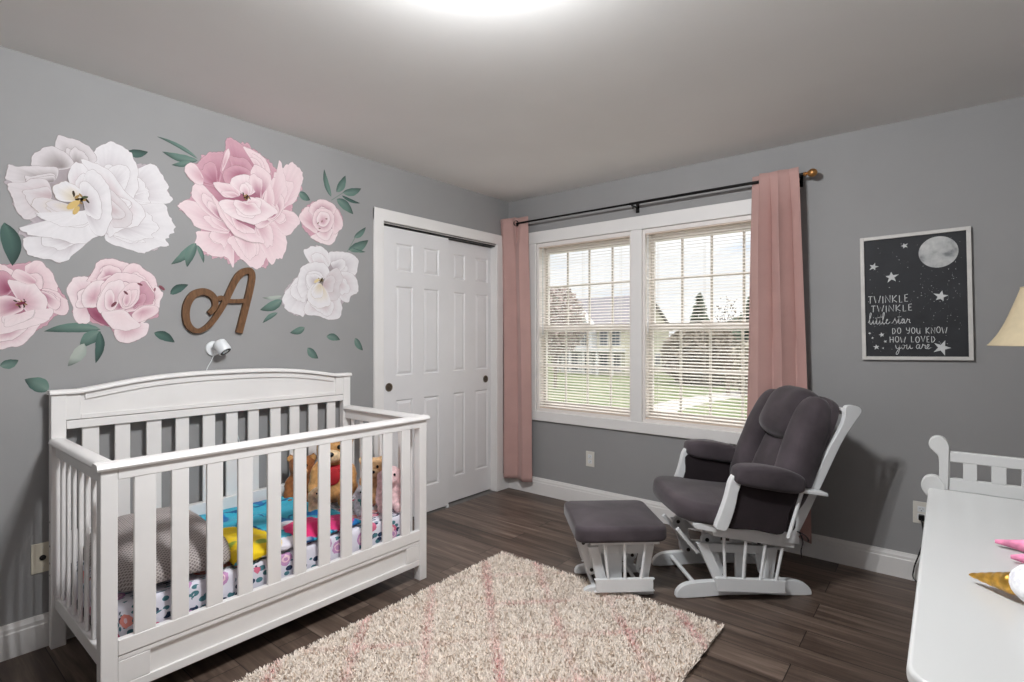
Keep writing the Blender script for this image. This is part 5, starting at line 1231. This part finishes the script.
m = MB(); m.prism([(3.9, EV-.4), (8.6, EV-.4), (6.25, EV+2.1)], 0, 1.6, (0, -.6, 0), ((1,0,0),(0,0,1),(0,1,0))); m.box(3.9, 8.6, -.6, .98, 0, EV-.39); m.build('gabled_bay', HWT, hs)
m = MB(); m.bar((3.55, 1.05, EV-.55), (6.25, 1.05, EV+2.25), .15, .3, (0,1,0)); m.bar((8.95, 1.05, EV-.55), (6.25, 1.05, EV+2.25), .15, .3, (0,1,0)); m.bar((5.3, 1.05, EV+.45), (6.25, 1.05, EV+1.35), .12, .2, (0,1,0)); m.bar((7.2, 1.05, EV+.45), (6.25, 1.05, EV+1.35), .12, .2, (0,1,0)); m.build('bay_trim', HWT, hs)
m = MB(); m.box(-.1, Wd-.6, .0, 2.3, 2.62, 2.95); m.build('porch_roof', HWT, hs)
for x in (.1, 2.1, 4.1, 6.1, 8.1, 10.1): MB().box(x, x+.26, 2.0, 2.26, 0, 2.63).build('porch_column', HWT, hs)
def hwin(x0, x1, z0, z1, y, face='front'):
    m = MB()
    if face == 'front': m.box(x0-.12, x1+.12, y, y+.06, z0-.12, z1+.12)
    else: m.box(-.06, 0, x0-.12, x1+.12, z0-.12, z1+.12)
    w = m.build('window', HWT, hs); m = MB()
    if face == 'front':
        m.box(x0, (x0+x1)/2-.04, y+.055, y+.08, z0, z1); m.box((x0+x1)/2+.04, x1, y+.055, y+.08, z0, z1)
    else: m.box(-.09, -.055, x0, x1, z0, z1)
    m.build('pane', HGL, w)
for x0, x1 in ((.7, 1.7), (2.4, 3.4), (9.3, 10.3)): hwin(x0, x1, 3.4, 4.9, 0.0)
for x0, x1 in ((4.4, 5.4), (5.75, 6.75), (7.1, 8.1)): hwin(x0, x1, 3.3, 4.9, .98)
for x0, x1 in ((.6, 1.6), (2.4, 3.4), (9.3, 10.3)): hwin(x0, x1, .5, 2.3, 0.0)
for x0, x1 in ((4.4, 5.4), (6.0, 6.9), (7.2, 8.1)): hwin(x0, x1, .3, 2.3, .98)
hwin(-7.2, -6.3, .9, 2.2, 0, 'side'); hwin(-3.2, -2.9, 3.2, 3.7, 0, 'side')
# trees
BARK = paint('tree_bark', (98, 84, 74), .95, .15, 3); LEAFD = paint('dark_evergreen', (70, 82, 66), .95, .2, 2); LEAFB = paint('russet_spring_foliage', (150, 136, 130), .95, .15, 2); BRUSH = paint('grey_brown_brush', (112, 102, 90), .95, .2, 2)
def leafcloud(m, rnd, c, h, n, s, shell=.35):
    for i in range(n):
        while True:
            p = Vector((rnd.uniform(-1, 1), rnd.uniform(-1, 1), rnd.uniform(-1, 1)))
            if shell < p.length < 1: break
        q = Vector((c[0]+p.x*h[0], c[1]+p.y*h[1], c[2]+p.z*h[2])); a = Vector((rnd.gauss(0,1), rnd.gauss(0,1), rnd.gauss(0,1))).normalized(); b = a.orthogonal().normalized(); k = s*rnd.uniform(.6, 1.3)
        m.f([m.v(q+a*k), m.v(q+b*k), m.v(q-a*k), m.v(q-b*k)])
def decid(label, loc, ht, wd, mat, n, seed, s=.16, base=.3):
    r = thing('tree', label, 'tree', loc, 0, 'trees beyond the window'); rnd = random.Random(seed)
    m = MB(); m.tube([(0,0,0), (.05,.02,ht*.3), (0,.1,ht*.65)], [.16, .12, .05], 8)
    for i in range(26):
        a = rnd.uniform(0, 2*PI); z0 = ht*rnd.uniform(.2, .62); L = wd*rnd.uniform(.45, .9); z1 = z0+ht*rnd.uniform(.12, .36)
        m.tube([(0, .03, z0), (L*.5*math.cos(a), L*.5*math.sin(a), (z0+z1)/2+.1), (L*math.cos(a), L*math.sin(a), z1)], [.05, .035, .012], 5)
    m.build('trunk', BARK, r)
    m = MB(); m.norecalc = True; leafcloud(m, rnd, (0, 0, ht*(base+1)/2), (wd, wd, ht*(1-base)/2), n, s); m.build('crown', mat, r, flat=True); return r
def conifer(label, loc, ht, wd, seed):
    r = thing('evergreen_tree', label, 'tree', loc, 0, 'trees beyond the window'); rnd = random.Random(seed)
    MB().cyl((0,0,0), (0,0,ht*.96), .16, .02, 8).build('trunk', BARK, r)
    m = MB(); m.norecalc = True
    for i in range(2600):
        t_ = rnd.random()**.75; z = ht*(.06+.94*(1-t_)); R = wd*t_*rnd.uniform(.35, 1.0)*(1+.25*math.sin(z*6)); a = rnd.uniform(0, 2*PI)
        q = Vector((R*math.cos(a), R*math.sin(a), z - R*.25)); d = Vector((math.cos(a), math.sin(a), -.35)).normalized(); b = d.orthogonal().normalized(); k = .22*rnd.uniform(.6, 1.4)
        m.f([m.v(q+d*k*1.6), m.v(q+b*k*.5), m.v(q-d*k), m.v(q-b*k*.5)])
    m.build('crown', LEAFD, r, flat=True); return r
decid('tall russet tree outside, left of the house in the left window', (-22.6, 33.6, GZ), 8.6, 2.6, LEAFB, 3300, 3, .13)
decid('shorter bushy russet tree at the left edge of the left window', (-28.6, 34.5, GZ), 6.2, 2.2, LEAFB, 1600, 4, .13)
conifer('tallest dark evergreen outside, right of the house gable', (-17.6, 53.5, GZ), 9.0, 2.5, 5)
conifer('shorter evergreen outside beside the tallest one', (-12.6, 54, GZ), 8.4, 2.0, 6)
conifer('evergreen outside partly hidden by the right curtain', (-9.2, 47, GZ), 7.6, 2.3, 7)
conifer('thin evergreen outside between the house gable and the tallest evergreen', (-22.0, 64, GZ), 7.8, 1.9, 8)
r = decid('grey-brown leafless thicket outside in the right window', (-14.6, 45.5, GZ), 5.4, 3.6, BRUSH, 6500, 9, .17, -.05)
r2 = decid('bare slender tree outside in the right window, rising over the thicket', (-9.6, 37, GZ), 7.4, 1.2, BRUSH, 260, 10, .08)
r3 = decid('pale scrubby bush outside at the right of the right window', (-8.3, 40, GZ), 4.2, 2.4, paint('pale_brush', (146, 138, 122), .95, .2, 2), 3200, 12, .14, -.05)
r4 = decid('long dark hedge of trees outside behind the thicket', (-15, 72, GZ), 7.6, 7.5, LEAFD, 8000, 13, .3, -.05)

# ------------------------------------------------------------------ sky, camera, colour management
w = bpy.data.worlds.new('overcast_sky'); bpy.context.scene.world = w; w.use_nodes = True; nt = w.node_tree
bg = nt.nodes['Background']
tc = nt.nodes.new('ShaderNodeTexCoord'); sp = nt.nodes.new('ShaderNodeSeparateXYZ'); nt.links.new(tc.outputs['Generated'], sp.inputs[0])
nz = nt.nodes.new('ShaderNodeTexNoise'); nz.inputs['Scale'].default_value = 5; nz.inputs['Detail'].default_value = 6
mp = nt.nodes.new('ShaderNodeMapping'); mp.inputs['Scale'].default_value = (1, 1, 3.2); nt.links.new(tc.outputs['Generated'], mp.inputs[0]); nt.links.new(mp.outputs[0], nz.inputs['Vector'])
rp = nt.nodes.new('ShaderNodeValToRGB'); e = rp.color_ramp.elements; e[0].position = .24; e[0].color = (.66, .77, .92, 1); e[1].position = .42; e[1].color = (.97, .985, 1, 1)
nt.links.new(nz.outputs['Fac'], rp.inputs[0])
st = nt.nodes.new('ShaderNodeMapRange'); st.inputs['From Min'].default_value = .14; st.inputs['From Max'].default_value = .65; st.inputs['To Min'].default_value = SKY0; st.inputs['To Max'].default_value = SKY1
nt.links.new(sp.outputs[2], st.inputs['Value']); nt.links.new(rp.outputs[0], bg.inputs['Color']); nt.links.new(st.outputs[0], bg.inputs['Strength'])

cd = bpy.data.cameras.new('camera'); co_ = bpy.data.objects.new('camera', cd); C.objects.link(co_)
cd.sensor_fit = 'HORIZONTAL'; cd.sensor_width = 36; cd.lens = 535.0/1024*36; cd.shift_y = -3.8/1024; cd.clip_start = .05; cd.clip_end = 500
co_.location = (2.9159, -3.5387, 1.2838); co_.rotation_euler = (PI/2, 0, math.radians(39.114))
sc = bpy.context.scene; sc.camera = co_
vs = sc.view_settings; vs.view_transform = 'Standard'; vs.look = 'None'; vs.exposure = EXPO; vs.gamma = 1; vs.use_curve_mapping = False
sc.cycles.max_bounces = 12; sc.cycles.diffuse_bounces = 6; sc.cycles.transparent_max_bounces = 16; sc.cycles.sample_clamp_indirect = 6
